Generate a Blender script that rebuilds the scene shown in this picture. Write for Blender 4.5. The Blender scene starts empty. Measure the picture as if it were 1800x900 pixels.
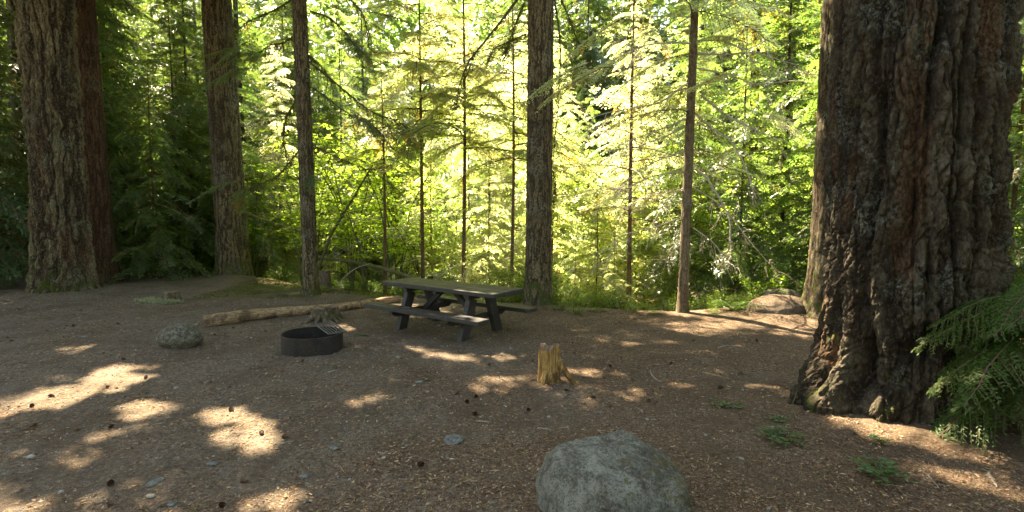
import bpy, math, random
import numpy as np
from mathutils import Vector, Matrix

R = math.radians
C = bpy.context.scene.collection
sc = bpy.context.scene

# ------------------------------------------------------------------ camera
CAM_H, PITCH, F = 1.86, 0.0792, 900.0
cam = bpy.data.cameras.new('camera')
cam.sensor_width = 36.0
cam.lens = 18.0
cam.clip_start = 0.05
cam.clip_end = 2000
camo = bpy.data.objects.new('camera', cam)
C.objects.link(camo)
camo.location = (0, 0, CAM_H)
camo.rotation_euler = (math.pi / 2 - PITCH, 0, 0)
sc.camera = camo

# ------------------------------------------------------------------ world, sun, exposure
SUN_AZ, SUN_EL = R(-33), R(50)            # azimuth from +Y, negative = left
S = np.array([math.sin(SUN_AZ) * math.cos(SUN_EL), math.cos(SUN_AZ) * math.cos(SUN_EL), math.sin(SUN_EL)])
w = bpy.data.worlds.new('World')
sc.world = w
w.use_nodes = True
nt = w.node_tree
bg = nt.nodes['Background']
sky = nt.nodes.new('ShaderNodeTexSky')
sky.sky_type = 'NISHITA'
sky.sun_disc = False
sky.sun_elevation = SUN_EL
sky.sun_rotation = SUN_AZ
sky.altitude = 600
sky.dust_density = 2.0
nt.links.new(sky.outputs[0], bg.inputs[0])
bg.inputs[1].default_value = 0.105
sl = bpy.data.lights.new('sun', 'SUN')
sl.energy = 5.0
sl.angle = R(0.55)
sl.color = (1.0, 0.965, 0.92)
so = bpy.data.objects.new('sun', sl)
C.objects.link(so)
so.rotation_euler = Vector(-S).to_track_quat('-Z', 'Y').to_euler()
so.location = (-10, 12, 30)
sc.view_settings.view_transform = 'Standard'
sc.view_settings.look = 'None'
sc.view_settings.exposure = 3.3
sc.view_settings.gamma = 1.0
sc.view_settings.use_curve_mapping = False
sc.view_settings.use_white_balance = True
sc.view_settings.white_balance_temperature = 9600
sc.view_settings.white_balance_tint = 7
sc.render.engine = 'CYCLES'
cy = sc.cycles
cy.max_bounces = 7
cy.diffuse_bounces = 4
cy.glossy_bounces = 2
cy.transmission_bounces = 6
cy.transparent_max_bounces = 4
cy.use_denoising = True
cy.caustics_reflective = False
cy.caustics_refractive = False
cy.sample_clamp_indirect = 6.0

# ------------------------------------------------------------------ numeric helpers
rs = np.random.default_rng(11)


def _h(ix, iy, iz, seed):
    h = (ix.astype(np.uint32) * np.uint32(374761393) + iy.astype(np.uint32) * np.uint32(668265263)
         + iz.astype(np.uint32) * np.uint32(2246822519) + np.uint32((seed * 3266489917) & 0xffffffff))
    h = (h ^ (h >> np.uint32(13))) * np.uint32(1274126177)
    h = (h ^ (h >> np.uint32(15))) * np.uint32(2654435761)
    h = h ^ (h >> np.uint32(16))
    return h.astype(np.float64) / 4294967296.0


def vn(P, seed=0):
    """value noise in 0..1 for an array of points"""
    i = np.floor(P).astype(np.int64)
    f = P - i
    u = f * f * (3 - 2 * f)
    out = 0
    for a in (0, 1):
        for b in (0, 1):
            for c in (0, 1):
                wt = (u[:, 0] if a else 1 - u[:, 0]) * (u[:, 1] if b else 1 - u[:, 1]) * (u[:, 2] if c else 1 - u[:, 2])
                out = out + wt * _h(i[:, 0] + a, i[:, 1] + b, i[:, 2] + c, seed)
    return out


def fbm(P, octs=4, seed=0):
    o, a, t = 0, 1.0, 0
    for k in range(octs):
        o = o + a * (vn(P * 2 ** k + 17.3 * k, seed + k) - 0.5)
        t += a
        a *= 0.5
    return o / t * 2


def worley(P, seed=0):
    i = np.floor(P).astype(np.int64)
    f1 = np.full(len(P), 9.0)
    f2 = np.full(len(P), 9.0)
    for a in (-1, 0, 1):
        for b in (-1, 0, 1):
            for c in (-1, 0, 1):
                x, y, z = i[:, 0] + a, i[:, 1] + b, i[:, 2] + c
                d = np.sqrt((x + _h(x, y, z, seed) - P[:, 0]) ** 2 + (y + _h(x, y, z, seed + 5) - P[:, 1]) ** 2
                            + (z + _h(x, y, z, seed + 9) - P[:, 2]) ** 2)
                m = d < f1
                f2 = np.where(m, f1, np.minimum(f2, d))
                f1 = np.where(m, d, f1)
    return f1, f2


def sstep(a, b, x):
    t = np.clip((x - a) / (b - a), 0, 1)
    return t * t * (3 - 2 * t)


def ray(px, py):
    a, b = (px - 900) / F, (450 - py) / F
    c, s = math.cos(PITCH), math.sin(PITCH)
    return np.array([a, c + b * s, -s + b * c])


def flat(px, py, z=0.0):
    d = ray(px, py)
    return np.array([0, 0, CAM_H]) + d * ((z - CAM_H) / d[2])


def at(px, py, Y):
    d = ray(px, py)
    return np.array([0, 0, CAM_H]) + d * (Y / d[1])


# terrain ----------------------------------------------------------
_e = [flat(*q)[:2] for q in ((200, 478), (400, 490), (560, 507), (700, 524), (945, 541), (1200, 553), (1430, 549))]
EX = np.array([-60, -22] + [p[0] for p in _e] + [12, 40])
EY = np.array([17, 17] + [p[1] for p in _e] + [9.6, 9.0])


def edge_y(x):
    return np.interp(x, EX, EY)


def H(x, y):
    x = np.asarray(x, float)
    y = np.asarray(y, float)
    sh = x.shape
    P = np.stack([x.ravel(), y.ravel(), np.zeros(x.size)], 1)
    n = (fbm(P * 0.5, 3, 3) * 0.035 + fbm(P * 3.0, 2, 8) * 0.012).reshape(sh)
    d = y - edge_y(x)
    z = n * (1 + 2 * sstep(0, 6, d)) - 1.3 * sstep(0.1, 4.5, d)
    z = z + 0.16 * np.maximum(0, d - 16) + 0.02 * np.maximum(0, -d - 14)
    z = z + 0.10 * np.maximum(0, np.abs(x) - 22)
    # hummock round the foot of the large firs
    for cx, cyy, hh, rr in ((3.75, 4.8, 0.15, 1.35), (-10.3, 11.9, 0.14, 1.9), (-8.3, 15.5, 0.12, 1.7), (4.9, 9.4, 0.10, 1.2), (-3.3, 9.25, 0.05, .6), (.64, 3.15, .07, .66), (-4.66, 7.1, .035, .42), (.45, 5.68, .02, .25), (4.9, 9.3, .07, .85)):
        z = z + hh * np.exp(-((x - cx) ** 2 + (y - cyy) ** 2) / rr ** 2)
    # shallow dish in the middle of the site
    z = z - 0.03 * np.exp(-((x - 0) ** 2 + (y - 5) ** 2) / 9.0)
    return z


def g(px, py):
    p = flat(px, py, 0.0)
    for _ in range(6):
        p = flat(px, py, float(H(p[0], p[1])))
    return p


def hz(x, y):
    return float(H(x, y))


# ------------------------------------------------------------------ mesh builder
class MB:
    def __init__(s):
        s.V, s.Q, s.T, s.qm, s.tm, s.t = [], [], [], [], [], []
        s.n = 0

    def add(s, V, Q=None, T=None, mat=0, tint=0.5):
        V = np.asarray(V, np.float32).reshape(-1, 3)
        if Q is not None and len(Q):
            Q = np.asarray(Q, np.int64).reshape(-1, 4)
            s.Q.append(Q + s.n)
            s.qm.append(np.full(len(Q), mat, np.int32))
        if T is not None and len(T):
            T = np.asarray(T, np.int64).reshape(-1, 3)
            s.T.append(T + s.n)
            s.tm.append(np.full(len(T), mat, np.int32))
        s.V.append(V)
        s.t.append(np.broadcast_to(np.asarray(tint, np.float32), (len(V),)).copy())
        s.n += len(V)
        return s

    def quads(s, A, mat=0, tint=0.5):
        A = np.asarray(A, np.float32)
        n = len(A)
        if n == 0:
            return s
        t = tint if np.ndim(tint) == 0 else np.repeat(tint, 4)
        return s.add(A.reshape(-1, 3), np.arange(4 * n).reshape(n, 4), mat=mat, tint=t)

    def tube(s, pts, rad, n=6, mat=0, tint=0.5, cap=True, twist=0.0, rough=0.0, seed=0):
        pts = np.asarray(pts, float)
        k = len(pts)
        rad = np.broadcast_to(np.asarray(rad, float), (k,))
        tan = np.gradient(pts, axis=0)
        tan /= np.linalg.norm(tan, axis=1)[:, None] + 1e-9
        ref = np.array([0, 0, 1.0]) if abs(tan[:, 2]).mean() < 0.8 else np.array([1.0, 0, 0])
        a = np.cross(tan, ref)
        a /= np.linalg.norm(a, axis=1)[:, None] + 1e-9
        b = np.cross(tan, a)
        th = np.linspace(0, 2 * np.pi, n, endpoint=False)
        rr = rad[:, None] * np.ones(n)[None]
        if rough:
            Pn = (pts[:, None] + (a[:, None] * np.cos(th)[None, :, None] + b[:, None] * np.sin(th)[None, :, None]) * rad[:, None, None])
            rr = rr * (1 + rough * fbm(Pn.reshape(-1, 3) * 6 + seed, 3, seed).reshape(k, n))
        V = pts[:, None] + (a[:, None] * np.cos(th)[None, :, None] + b[:, None] * np.sin(th)[None, :, None]) * rr[..., None]
        i = np.arange(k - 1)[:, None] * n
        j = np.arange(n)[None]
        jn = (j + 1) % n
        Q = np.stack([i + j, i + jn, i + n + jn, i + n + j], -1).reshape(-1, 4)
        V = V.reshape(-1, 3)
        T = None
        if cap:
            V = np.vstack([V, pts[:1], pts[-1:]])
            c0, c1 = k * n, k * n + 1
            jj = np.arange(n)
            jm = (jj + 1) % n
            T = np.vstack([np.stack([np.full(n, c0), jm, jj], 1), np.stack([np.full(n, c1), (k - 1) * n + jj, (k - 1) * n + jm], 1)])
        return s.add(V, Q, T, mat, tint)

    def box(s, c, ax, ay, az, mat=0, bev=0.006, tint=0.5):
        """bevelled box: centre and three half-axis vectors"""
        c, ax, ay, az = [np.asarray(v, float) for v in (c, ax, ay, az)]
        bm = []
        L = [np.linalg.norm(v) for v in (ax, ay, az)]
        u = [v / l for v, l in zip((ax, ay, az), L)]
        V = []
        idx = {}
        for sx in (-1, 1):
            for sy in (-1, 1):
                for sz in (-1, 1):
                    sg = (sx, sy, sz)
                    for k in range(3):
                        p = c.copy()
                        for m in range(3):
                            p = p + u[m] * sg[m] * (L[m] - (0 if m == k else bev))
                        idx[(sg, k)] = len(V)
                        V.append(p)
        Q, T = [], []
        for k in range(3):
            o = [m for m in range(3) if m != k]
            for sk in (-1, 1):
                q = []
                for a_, b_ in ((-1, -1), (1, -1), (1, 1), (-1, 1)):
                    sg = [0, 0, 0]
                    sg[k] = sk
                    sg[o[0]] = a_
                    sg[o[1]] = b_
                    q.append(idx[(tuple(sg), k)])
                if (sk < 0) != (k == 1):
                    q = q[::-1]
                Q.append(q)
            # edges along axis k
            for a_ in (-1, 1):
                for b_ in (-1, 1):
                    e = []
                    for sk in (-1, 1):
                        sg = [0, 0, 0]
                        sg[k] = sk
                        sg[o[0]] = a_
                        sg[o[1]] = b_
                        e.append(tuple(sg))
                    Q.append([idx[(e[0], o[0])], idx[(e[1], o[0])], idx[(e[1], o[1])], idx[(e[0], o[1])]])
        for sg in [(x, y, z) for x in (-1, 1) for y in (-1, 1) for z in (-1, 1)]:
            T.append([idx[(sg, 0)], idx[(sg, 1)], idx[(sg, 2)]])
        return s.add(np.array(V), Q, T, mat, tint)

    def build(s, name, mats, parent=None, origin=(0, 0, 0), smooth=False, link=True):
        V = np.vstack(s.V) - np.asarray(origin, np.float32)
        me = bpy.data.meshes.new(name)
        me.vertices.add(len(V))
        me.vertices.foreach_set('co', V.astype(np.float32).ravel())
        nq = sum(len(q) for q in s.Q)
        ntri = sum(len(q) for q in s.T)
        loops = []
        if nq:
            loops.append(np.vstack(s.Q).ravel())
        if ntri:
            loops.append(np.vstack(s.T).ravel())
        L = np.concatenate(loops)
        me.loops.add(len(L))
        me.loops.foreach_set('vertex_index', L.astype(np.int32))
        me.polygons.add(nq + ntri)
        st = np.concatenate([np.arange(nq) * 4, nq * 4 + np.arange(ntri) * 3])
        me.polygons.foreach_set('loop_start', st.astype(np.int32))
        mi = np.concatenate([np.concatenate(s.qm) if nq else np.zeros(0, np.int32), np.concatenate(s.tm) if ntri else np.zeros(0, np.int32)])
        for m in (mats if isinstance(mats, (list, tuple)) else [mats]):
            me.materials.append(m)
        me.polygons.foreach_set('material_index', mi.astype(np.int32))
        me.polygons.foreach_set('use_smooth', np.full(nq + ntri, smooth))
        at_ = me.attributes.new('tint', 'FLOAT', 'POINT')
        at_.data.foreach_set('value', np.concatenate(s.t).astype(np.float32))
        me.update(calc_edges=True)
        o = bpy.data.objects.new(name, me)
        if link:
            C.objects.link(o)
        if parent is not None:
            o.parent = parent
        return o

    def grid(s, P, mat=0, tint=0.5, wrap=False):
        """P: (k,n,3) rings"""
        k, n = P.shape[:2]
        i = np.arange(k - 1)[:, None] * n
        j = np.arange(n if wrap else n - 1)[None]
        jn = (j + 1) % n
        Q = np.stack([i + j, i + jn, i + n + jn, i + n + j], -1).reshape(-1, 4)
        return s.add(P.reshape(-1, 3), Q, mat=mat, tint=tint)


def empty(name, loc):
    o = bpy.data.objects.new(name, None)
    o.empty_display_size = 0.2
    C.objects.link(o)
    o.location = tuple(float(v) for v in loc)
    return o


def tag(o, label, cat, group=None, kind=None):
    o['label'] = label
    o['category'] = cat
    if group:
        o['group'] = group
    if kind:
        o['kind'] = kind
    return o


def struct(o, kind='structure'):
    o['kind'] = kind
    return o


def copy_tree(root, loc, rz=0, scale=1.0, label=None, group=None):
    r = root.copy()
    C.objects.link(r)
    r.location = tuple(float(v) for v in loc)
    r.rotation_euler = (0, 0, rz)
    r.scale = (scale, scale, scale) if np.ndim(scale) == 0 else scale
    if label:
        r['label'] = label
    if group:
        r['group'] = group
    for ch in [c for c in root.children]:
        c = ch.copy()
        C.objects.link(c)
        c.parent = r
        for gch in [c2 for c2 in ch.children]:
            d = gch.copy()
            C.objects.link(d)
            d.parent = c
    return r


# ------------------------------------------------------------------ materials
class NT:
    def __init__(s, name):
        s.m = bpy.data.materials.new(name)
        s.m.use_nodes = True
        s.t = s.m.node_tree
        s.t.nodes.clear()
        s.out = s.n('ShaderNodeOutputMaterial')

    def n(s, typ, **kw):
        o = s.t.nodes.new(typ)
        for k, v in kw.items():
            setattr(o, k, v)
        return o

    def l(s, a, b):
        s.t.links.new(a, b)

    def coord(s, scale=(1, 1, 1), kind='Object'):
        tc = s.n('ShaderNodeTexCoord')
        mp = s.n('ShaderNodeMapping')
        mp.inputs['Scale'].default_value = scale
        s.l(tc.outputs[kind], mp.inputs[0])
        return mp.outputs[0]

    def noise(s, vec, scale, detail=4, rough=0.55, dist=0.0):
        o = s.n('ShaderNodeTexNoise')
        o.inputs['Scale'].default_value = scale
        o.inputs['Detail'].default_value = detail
        o.inputs['Roughness'].default_value = rough
        o.inputs['Distortion'].default_value = dist
        s.l(vec, o.inputs['Vector'])
        return o.outputs['Fac']

    def voro(s, vec, scale, feature='F1', out='Distance'):
        o = s.n('ShaderNodeTexVoronoi', feature=feature)
        o.inputs['Scale'].default_value = scale
        s.l(vec, o.inputs['Vector'])
        return o.outputs[out]

    def ramp(s, fac, stops):
        o = s.n('ShaderNodeValToRGB')
        e = o.color_ramp.elements
        while len(e) < len(stops):
            e.new(0.5)
        for k, (p, c) in enumerate(stops):
            e[k].position = p
            e[k].color = (*c, 1) if len(c) == 3 else c
        s.l(fac, o.inputs[0])
        return o.outputs[0]

    def mix(s, fac, a, b):
        o = s.n('ShaderNodeMix', data_type='RGBA')
        if hasattr(fac, 'is_output'):
            s.l(fac, o.inputs[0])
        else:
            o.inputs[0].default_value = fac
        for v, i in ((a, 6), (b, 7)):
            if hasattr(v, 'is_output'):
                s.l(v, o.inputs[i])
            else:
                o.inputs[i].default_value = (*v, 1)
        return o.outputs[2]

    def maths(s, op, a, b=0.0):
        o = s.n('ShaderNodeMath', operation=op)
        for v, i in ((a, 0), (b, 1)):
            if hasattr(v, 'is_output'):
                s.l(v, o.inputs[i])
            else:
                o.inputs[i].default_value = v
        return o.outputs[0]

    def step(s, v, a, b):
        o = s.n('ShaderNodeMapRange')
        o.interpolation_type = 'SMOOTHSTEP'
        s.l(v, o.inputs[0])
        o.inputs[1].default_value = a
        o.inputs[2].default_value = b
        return o.outputs[0]

    def attr(s, name):
        o = s.n('ShaderNodeAttribute')
        o.attribute_name = name
        return o.outputs['Fac']

    def bump(s, h, strength=0.5, dist=0.01, prev=None):
        o = s.n('ShaderNodeBump')
        o.inputs['Strength'].default_value = strength
        o.inputs['Distance'].default_value = dist
        s.l(h, o.inputs['Height'])
        if prev is not None:
            s.l(prev, o.inputs['Normal'])
        return o.outputs[0]

    def princ(s, col, rough=0.8, nrm=None, spec=0.3, metal=0.0):
        o = s.n('ShaderNodeBsdfPrincipled')
        if hasattr(col, 'is_output'):
            s.l(col, o.inputs['Base Color'])
        else:
            o.inputs['Base Color'].default_value = (*col, 1)
        if hasattr(rough, 'is_output'):
            s.l(rough, o.inputs['Roughness'])
        else:
            o.inputs['Roughness'].default_value = rough
        o.inputs['Specular IOR Level'].default_value = spec
        o.inputs['Metallic'].default_value = metal
        if nrm is not None:
            s.l(nrm, o.inputs['Normal'])
        return o.outputs[0]

    def done(s, sh):
        s.l(sh, s.out.inputs[0])
        return s.m


def bark_mat(name, plate, deep, lichen=0.3, moss=0.2, lichcol=(.22, .25, .19), scale=1.0, stretch=5.0):
    m = NT(name)
    v = m.coord()
    vs = m.coord((scale, scale, scale / stretch))
    a = m.noise(vs, 26, 6, .75, .4)
    inner = m.mix(m.step(a, .35, .65), [c * .8 for c in deep], [c * 1.25 for c in deep])
    outer = m.mix(m.step(a, .38, .62), [(p * .55 + q * .45) for p, q in zip(plate, deep)], [p * 1.15 for p in plate])
    col = m.mix(m.step(m.attr('tint'), .12, .75), inner, outer)
    mot = m.noise(m.coord((1, 1, .6)), 34, 6, .8)
    col = m.mix(m.maths('MULTIPLY', m.step(mot, .50, .36), .65), col, [c * .45 for c in deep])
    col = m.mix(m.maths('MULTIPLY', m.step(mot, .52, .62), .45), col, [min(1, c * 1.9) for c in plate])
    strip = m.noise(m.coord((1, 1, .16)), 3.2, 4, .6)
    col = m.mix(m.maths('MULTIPLY', m.step(strip, .56, .63), .6 if name.startswith(('giant', 'old')) else .2), col, m.mix(m.step(mot, .4, .6), (.06, .032, .018), (.19, .105, .058)))
    big = m.noise(v, 1.3, 3)
    col = m.mix(m.maths('MULTIPLY', m.step(big, .35, .7), .5), col, [c * 1.25 for c in deep])
    # lichen crusts
    lf = m.noise(v, 24, 7, .8)
    lm = m.noise(v, 1.7, 2)
    lmask = m.maths('MULTIPLY', m.step(lf, .49, .57), m.step(lm, .62 - .3 * lichen, .75 - .3 * lichen))
    lcol = m.ramp(m.noise(v, 60, 2), [(.3, [c * .6 for c in lichcol]), (.7, lichcol)])
    col = m.mix(m.maths('MULTIPLY', lmask, .8), col, lcol)
    # moss, mostly near the foot
    sep = m.n('ShaderNodeSeparateXYZ')
    m.l(v, sep.inputs[0])
    low = m.maths('SUBTRACT', 1.0, m.step(sep.outputs[2], 0.1, 1.3))
    mm = m.noise(v, 4.5, 5, .65)
    low2 = m.maths('ADD', m.maths('MULTIPLY', low, .18 * moss / .2), mm)
    mmask = m.step(low2, .64, .74)
    col = m.mix(m.maths('MULTIPLY', mmask, .85), col, m.ramp(m.noise(v, 90, 2), [(.3, (.03, .045, .008)), (.7, (.10, .12, .025))]))
    n1 = m.bump(m.noise(vs, 34, 7, .78), 1.0, .03)
    n2 = m.bump(m.noise(v, 130, 4, .7), .7, .008, n1)
    return m.done(m.princ(col, .92, n2, .15))


def leaf_mat(name, cols, trans, tw=0.45, rough=.5, spec=.35, orange=None):
    """cols: ramp colours for reflected light, trans: the same for transmitted light"""
    m = NT(name)
    t = m.attr('tint')
    oi = m.n('ShaderNodeObjectInfo')
    k = m.maths('ADD', m.maths('MULTIPLY', t, .8), m.maths('MULTIPLY', oi.outputs['Random'], .2))
    n = len(cols)
    st = [(i / (n - 1) * .8 + .05, c) for i, c in enumerate(cols)]
    tt = [(i / (n - 1) * .8 + .05, c) for i, c in enumerate(trans)]
    c1, c2 = m.ramp(k, st), m.ramp(k, tt)
    if orange:
        om = m.step(t, .965, .97)
        c1 = m.mix(om, c1, orange)
        c2 = m.mix(om, c2, [min(.8, v * 1.7) for v in orange])
    p = m.princ(c1, rough, None, spec)
    tr = m.n('ShaderNodeBsdfTranslucent')
    m.l(c2, tr.inputs[0])
    mx = m.n('ShaderNodeMixShader')
    mx.inputs[0].default_value = tw
    m.l(p, mx.inputs[1])
    m.l(tr.outputs[0], mx.inputs[2])
    return m.done(mx.outputs[0])


M = {}
M['fir'] = bark_mat('old_fir_bark', (.185, .152, .090), (.034, .023, .015), .30, .15, (.20, .215, .15), 1.0)
M['giant'] = bark_mat('giant_fir_bark', (.098, .080, .055), (.024, .017, .011), .34, .07, (.19, .21, .175), 1.2)
M['cedar'] = bark_mat('cedar_bark', (.13, .072, .042), (.04, .022, .013), .1, .1, (.2, .2, .14), 1.6, 12)
M['hem'] = bark_mat('hemlock_bark', (.215, .172, .100), (.042, .031, .019), .35, .18, (.25, .25, .2), 2.2, 4)
M['tan'] = bark_mat('tan_bark', (.25, .19, .125), (.12, .085, .052), .3, .12, (.3, .3, .24), 3.0, 3)
M['sap'] = bark_mat('sapling_bark', (.20, .125, .068), (.10, .058, .032), .25, .1, (.3, .3, .24), 3.0, 3)


def twig_mat(name, c):
    m = NT(name)
    v = m.coord()
    col = m.ramp(m.noise(v, 18, 3), [(.3, [x * .55 for x in c]), (.7, c)])
    return m.done(m.princ(col, .85, None, .2))


M['twig'] = twig_mat('brown_twig', (.13, .085, .055))
M['dead'] = twig_mat('dead_grey_twig', (.50, .43, .34))
M['mosstwig'] = twig_mat('mossy_twig', (.10, .095, .045))

M['cedarleaf'] = leaf_mat('cedar_spray', [(.055, .10, .032), (.085, .14, .048), (.15, .19, .08)],
                          [(.50, .66, .18), (.72, .80, .34), (.90, .90, .58)], .68, .42, .65, (.40, .20, .03))
M['darkleaf'] = leaf_mat('dark_conifer_spray', [(.038, .075, .034), (.055, .10, .044), (.085, .13, .055)],
                         [(.11, .22, .03), (.18, .30, .05), (.28, .38, .08)], .42, .36, .6, (.30, .14, .03))
M['midleaf'] = leaf_mat('conifer_spray', [(.04, .072, .026), (.055, .095, .035), (.085, .13, .045)],
                        [(.17, .36, .06), (.28, .48, .09), (.46, .62, .16)], .50, .40, .65, (.42, .24, .03))
M['canopy'] = leaf_mat('canopy_needles', [(.02, .045, .012), (.035, .065, .018)], [(.05, .10, .015), (.08, .15, .02)], .3)
M['maple'] = leaf_mat('maple_leaf', [(.06, .13, .012), (.09, .17, .015), (.12, .20, .02)],
                      [(.36, .62, .05), (.52, .74, .08), (.70, .84, .16)], .64, .4, .4)
M['shrubleaf'] = leaf_mat('shrub_leaf', [(.04, .10, .015), (.065, .13, .02), (.10, .17, .03)],
                          [(.18, .36, .03), (.28, .46, .04), (.42, .54, .07)], .45, .4, .5)
M['fern'] = leaf_mat('fern_leaf', [(.035, .09, .015), (.06, .12, .02), (.09, .15, .03)],
                     [(.16, .34, .03), (.25, .42, .04), (.38, .5, .07)], .45, .45, .4)
M['grape'] = leaf_mat('glossy_leaf', [(.028, .075, .025), (.04, .095, .03), (.065, .11, .028)],
                      [(.10, .25, .03), (.15, .3, .04), (.25, .36, .05)], .25, .35, .5)
M['hemneedle'] = leaf_mat('hemlock_needle', [(.016, .048, .006), (.026, .07, .008), (.04, .09, .010)],
                          [(.05, .13, .01), (.07, .16, .015), (.11, .21, .02)], .28, .5, .25)
M['mossleaf'] = leaf_mat('moss_tuft', [(.05, .06, .012), (.08, .09, .016), (.12, .125, .025)],
                         [(.10, .12, .02), (.14, .16, .02), (.2, .2, .04)], .3, .9, .1)


def ground_mat():
    m = NT('forest_floor')
    v = m.coord()
    sep = m.n('ShaderNodeSeparateXYZ')
    m.l(v, sep.inputs[0])
    # needle duff: reddish brown, speckled at several sizes
    sp = m.noise(v, 95, 6, .8)
    sp2 = m.voro(v, 70, 'F1', 'Color')
    sb = m.n('ShaderNodeSeparateColor')
    m.l(sp2, sb.inputs[0])
    duff = m.ramp(sp, [(.36, (.024, .016, .010)), (.47, (.105, .067, .044)), (.55, (.178, .120, .080)), (.66, (.40, .30, .22))])
    chip = m.step(sb.outputs[0], .86, .93)
    duff = m.mix(m.maths('MULTIPLY', chip, .75), duff, m.ramp(sb.outputs[1], [(0, (.30, .20, .13)), (.5, (.07, .045, .035)), (1, (.46, .38, .29))]))
    grit = m.ramp(m.noise(v, 120, 6, .85), [(.36, (.034, .026, .019)), (.48, (.125, .098, .074)), (.56, (.200, .162, .126)), (.66, (.42, .37, .31))])
    gravel_m = m.noise(v, .55, 4, .6)
    # worn gritty middle of the site, softer duff to the right
    gx = m.step(sep.outputs[0], 2.2, -2.0)
    gm = m.step(m.maths('ADD', gravel_m, m.maths('MULTIPLY', gx, .25)), .52, .76)
    col = m.mix(m.maths('MULTIPLY', gm, .8), duff, grit)
    mid = m.noise(v, 26, 5, .75)
    col = m.mix(m.maths('MULTIPLY', m.step(mid, .52, .40), .55), col, (.045, .031, .021))
    col = m.mix(m.maths('MULTIPLY', m.step(mid, .56, .66), .35), col, (.33, .26, .19))
    big = m.noise(v, 1.4, 5, .65)
    col = m.mix(m.maths('MULTIPLY', m.step(big, .44, .62), .5), col, (.075, .052, .034))
    # moss on the banks beyond the log
    mo = m.noise(v, 1.1, 5, .65)
    b1 = m.maths('MULTIPLY', m.step(sep.outputs[1], 11.2, 11.9), m.step(sep.outputs[0], -7.6, -6.4))
    b1 = m.maths('MULTIPLY', b1, m.step(sep.outputs[0], -1.6, -2.6))
    band = m.maths('MAXIMUM', b1, m.step(sep.outputs[1], 14.6, 15.8))
    mm = m.maths('MULTIPLY', m.step(mo, .44, .54), band)
    moss = m.ramp(m.noise(v, 60, 4, .7), [(.3, (.035, .045, .010)), (.6, (.095, .11, .02)), (.8, (.16, .15, .04))])
    col = m.mix(m.maths('MULTIPLY', mm, .85), col, moss)
    n1 = m.bump(m.noise(v, 45, 6, .75), .9, .02)
    n2 = m.bump(sp, .9, .009, n1)
    return m.done(m.princ(col, .95, n2, .12))


M['ground'] = ground_mat()


def rock_mat(name, base, moss=.5, speck=1.0):
    m = NT(name)
    v = m.coord()
    a = m.noise(v, 3.5, 5, .65)
    c = m.ramp(a, [(.3, [x * .7 for x in base]), (.55, base), (.75, [min(1, x * 1.4) for x in base])])
    s1 = m.noise(v, 75 * speck, 4, .7)
    c = m.mix(m.maths('MULTIPLY', m.step(s1, .50, .58), .6), c, [min(1, x * 1.9) for x in base])
    s2 = m.noise(v, 48 * speck, 4, .7, .5)
    c = m.mix(m.maths('MULTIPLY', m.step(s2, .53, .60), .8), c, [x * .25 for x in base])
    lf = m.noise(v, 16, 7, .85)
    c = m.mix(m.maths('MULTIPLY', m.step(lf, .50, .58), .6), c, (.19, .205, .165))
    mf = m.noise(v, 4.5, 8, .82)
    c = m.mix(m.maths('MULTIPLY', m.step(mf, .66 - .18 * moss, .74 - .18 * moss), .8), c,
              m.ramp(m.noise(v, 120, 3), [(.3, (.035, .035, .008)), (.7, (.13, .12, .025))]))
    n1 = m.bump(m.noise(v, 22, 6, .7), .6, .015)
    n2 = m.bump(s2, .7, .004, n1)
    return m.done(m.princ(c, .9, n2, .2))


M['boulder'] = rock_mat('lichen_boulder', (.100, .098, .080), .56)
_bm = M['boulder'].node_tree
_n = NT('lichen_mottled_boulder')
_v = _n.coord()
_a = _n.noise(_v, 5, 8, .8, .3)
_c = _n.ramp(_a, [(.38, (.050, .046, .036)), (.47, (.105, .10, .085)), (.53, (.17, .17, .148)), (.62, (.24, .245, .215))])
_c = _n.mix(_n.maths('MULTIPLY', _n.step(_n.noise(_v, 70, 5, .8), .52, .60), .75), _c, (.035, .033, .026))
_c = _n.mix(_n.maths('MULTIPLY', _n.step(_n.noise(_v, 38, 5, .8), .54, .62), .6), _c, (.27, .275, .24))
_sx = _n.n('ShaderNodeSeparateXYZ')
_n.l(_v, _sx.inputs[0])
_mm = _n.maths('ADD', _n.noise(_v, 9, 8, .85), _n.maths('MULTIPLY', _n.step(_sx.outputs[0], -.2, .35), .10))
_c = _n.mix(_n.maths('MULTIPLY', _n.step(_mm, .58, .66), .85), _c, _n.ramp(_n.noise(_v, 90, 3), [(.35, (.045, .038, .010)), (.65, (.13, .105, .03))]))
_b = _n.bump(_n.noise(_v, 18, 7, .8), .9, .03)
_b = _n.bump(_n.noise(_v, 80, 5, .8), .7, .006, _b)
M['boulder'] = _n.done(_n.princ(_c, .92, _b, .18))
M['rock'] = rock_mat('mossy_rock', (.072, .060, .042), .40)
M['pale'] = rock_mat('pale_stone', (.19, .18, .16), .05)
M['stone'] = rock_mat('grey_stone', (.095, .10, .10), .05)


def mat_table():
    m = NT('dark_stained_wood')
    v = m.coord((1.2, 14, 14))
    v2 = m.coord()
    a = m.noise(v, 6, 6, .7, .3)
    col = m.ramp(a, [(.3, (.011, .010, .010)), (.5, (.026, .024, .022)), (.75, (.060, .055, .048))])
    wear = m.noise(v2, 5, 6, .75)
    col = m.mix(m.maths('MULTIPLY', m.step(wear, .50, .64), .45), col, (.075, .067, .054))
    b = m.bump(a, .6, .006)
    b = m.bump(m.noise(v2, 120, 3), .3, .002, b)
    return m.done(m.princ(col, m.ramp(wear, [(.3, (.5, .5, .5)), (.7, (.75, .75, .75))]), b, .35))


M['table'] = mat_table()


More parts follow.
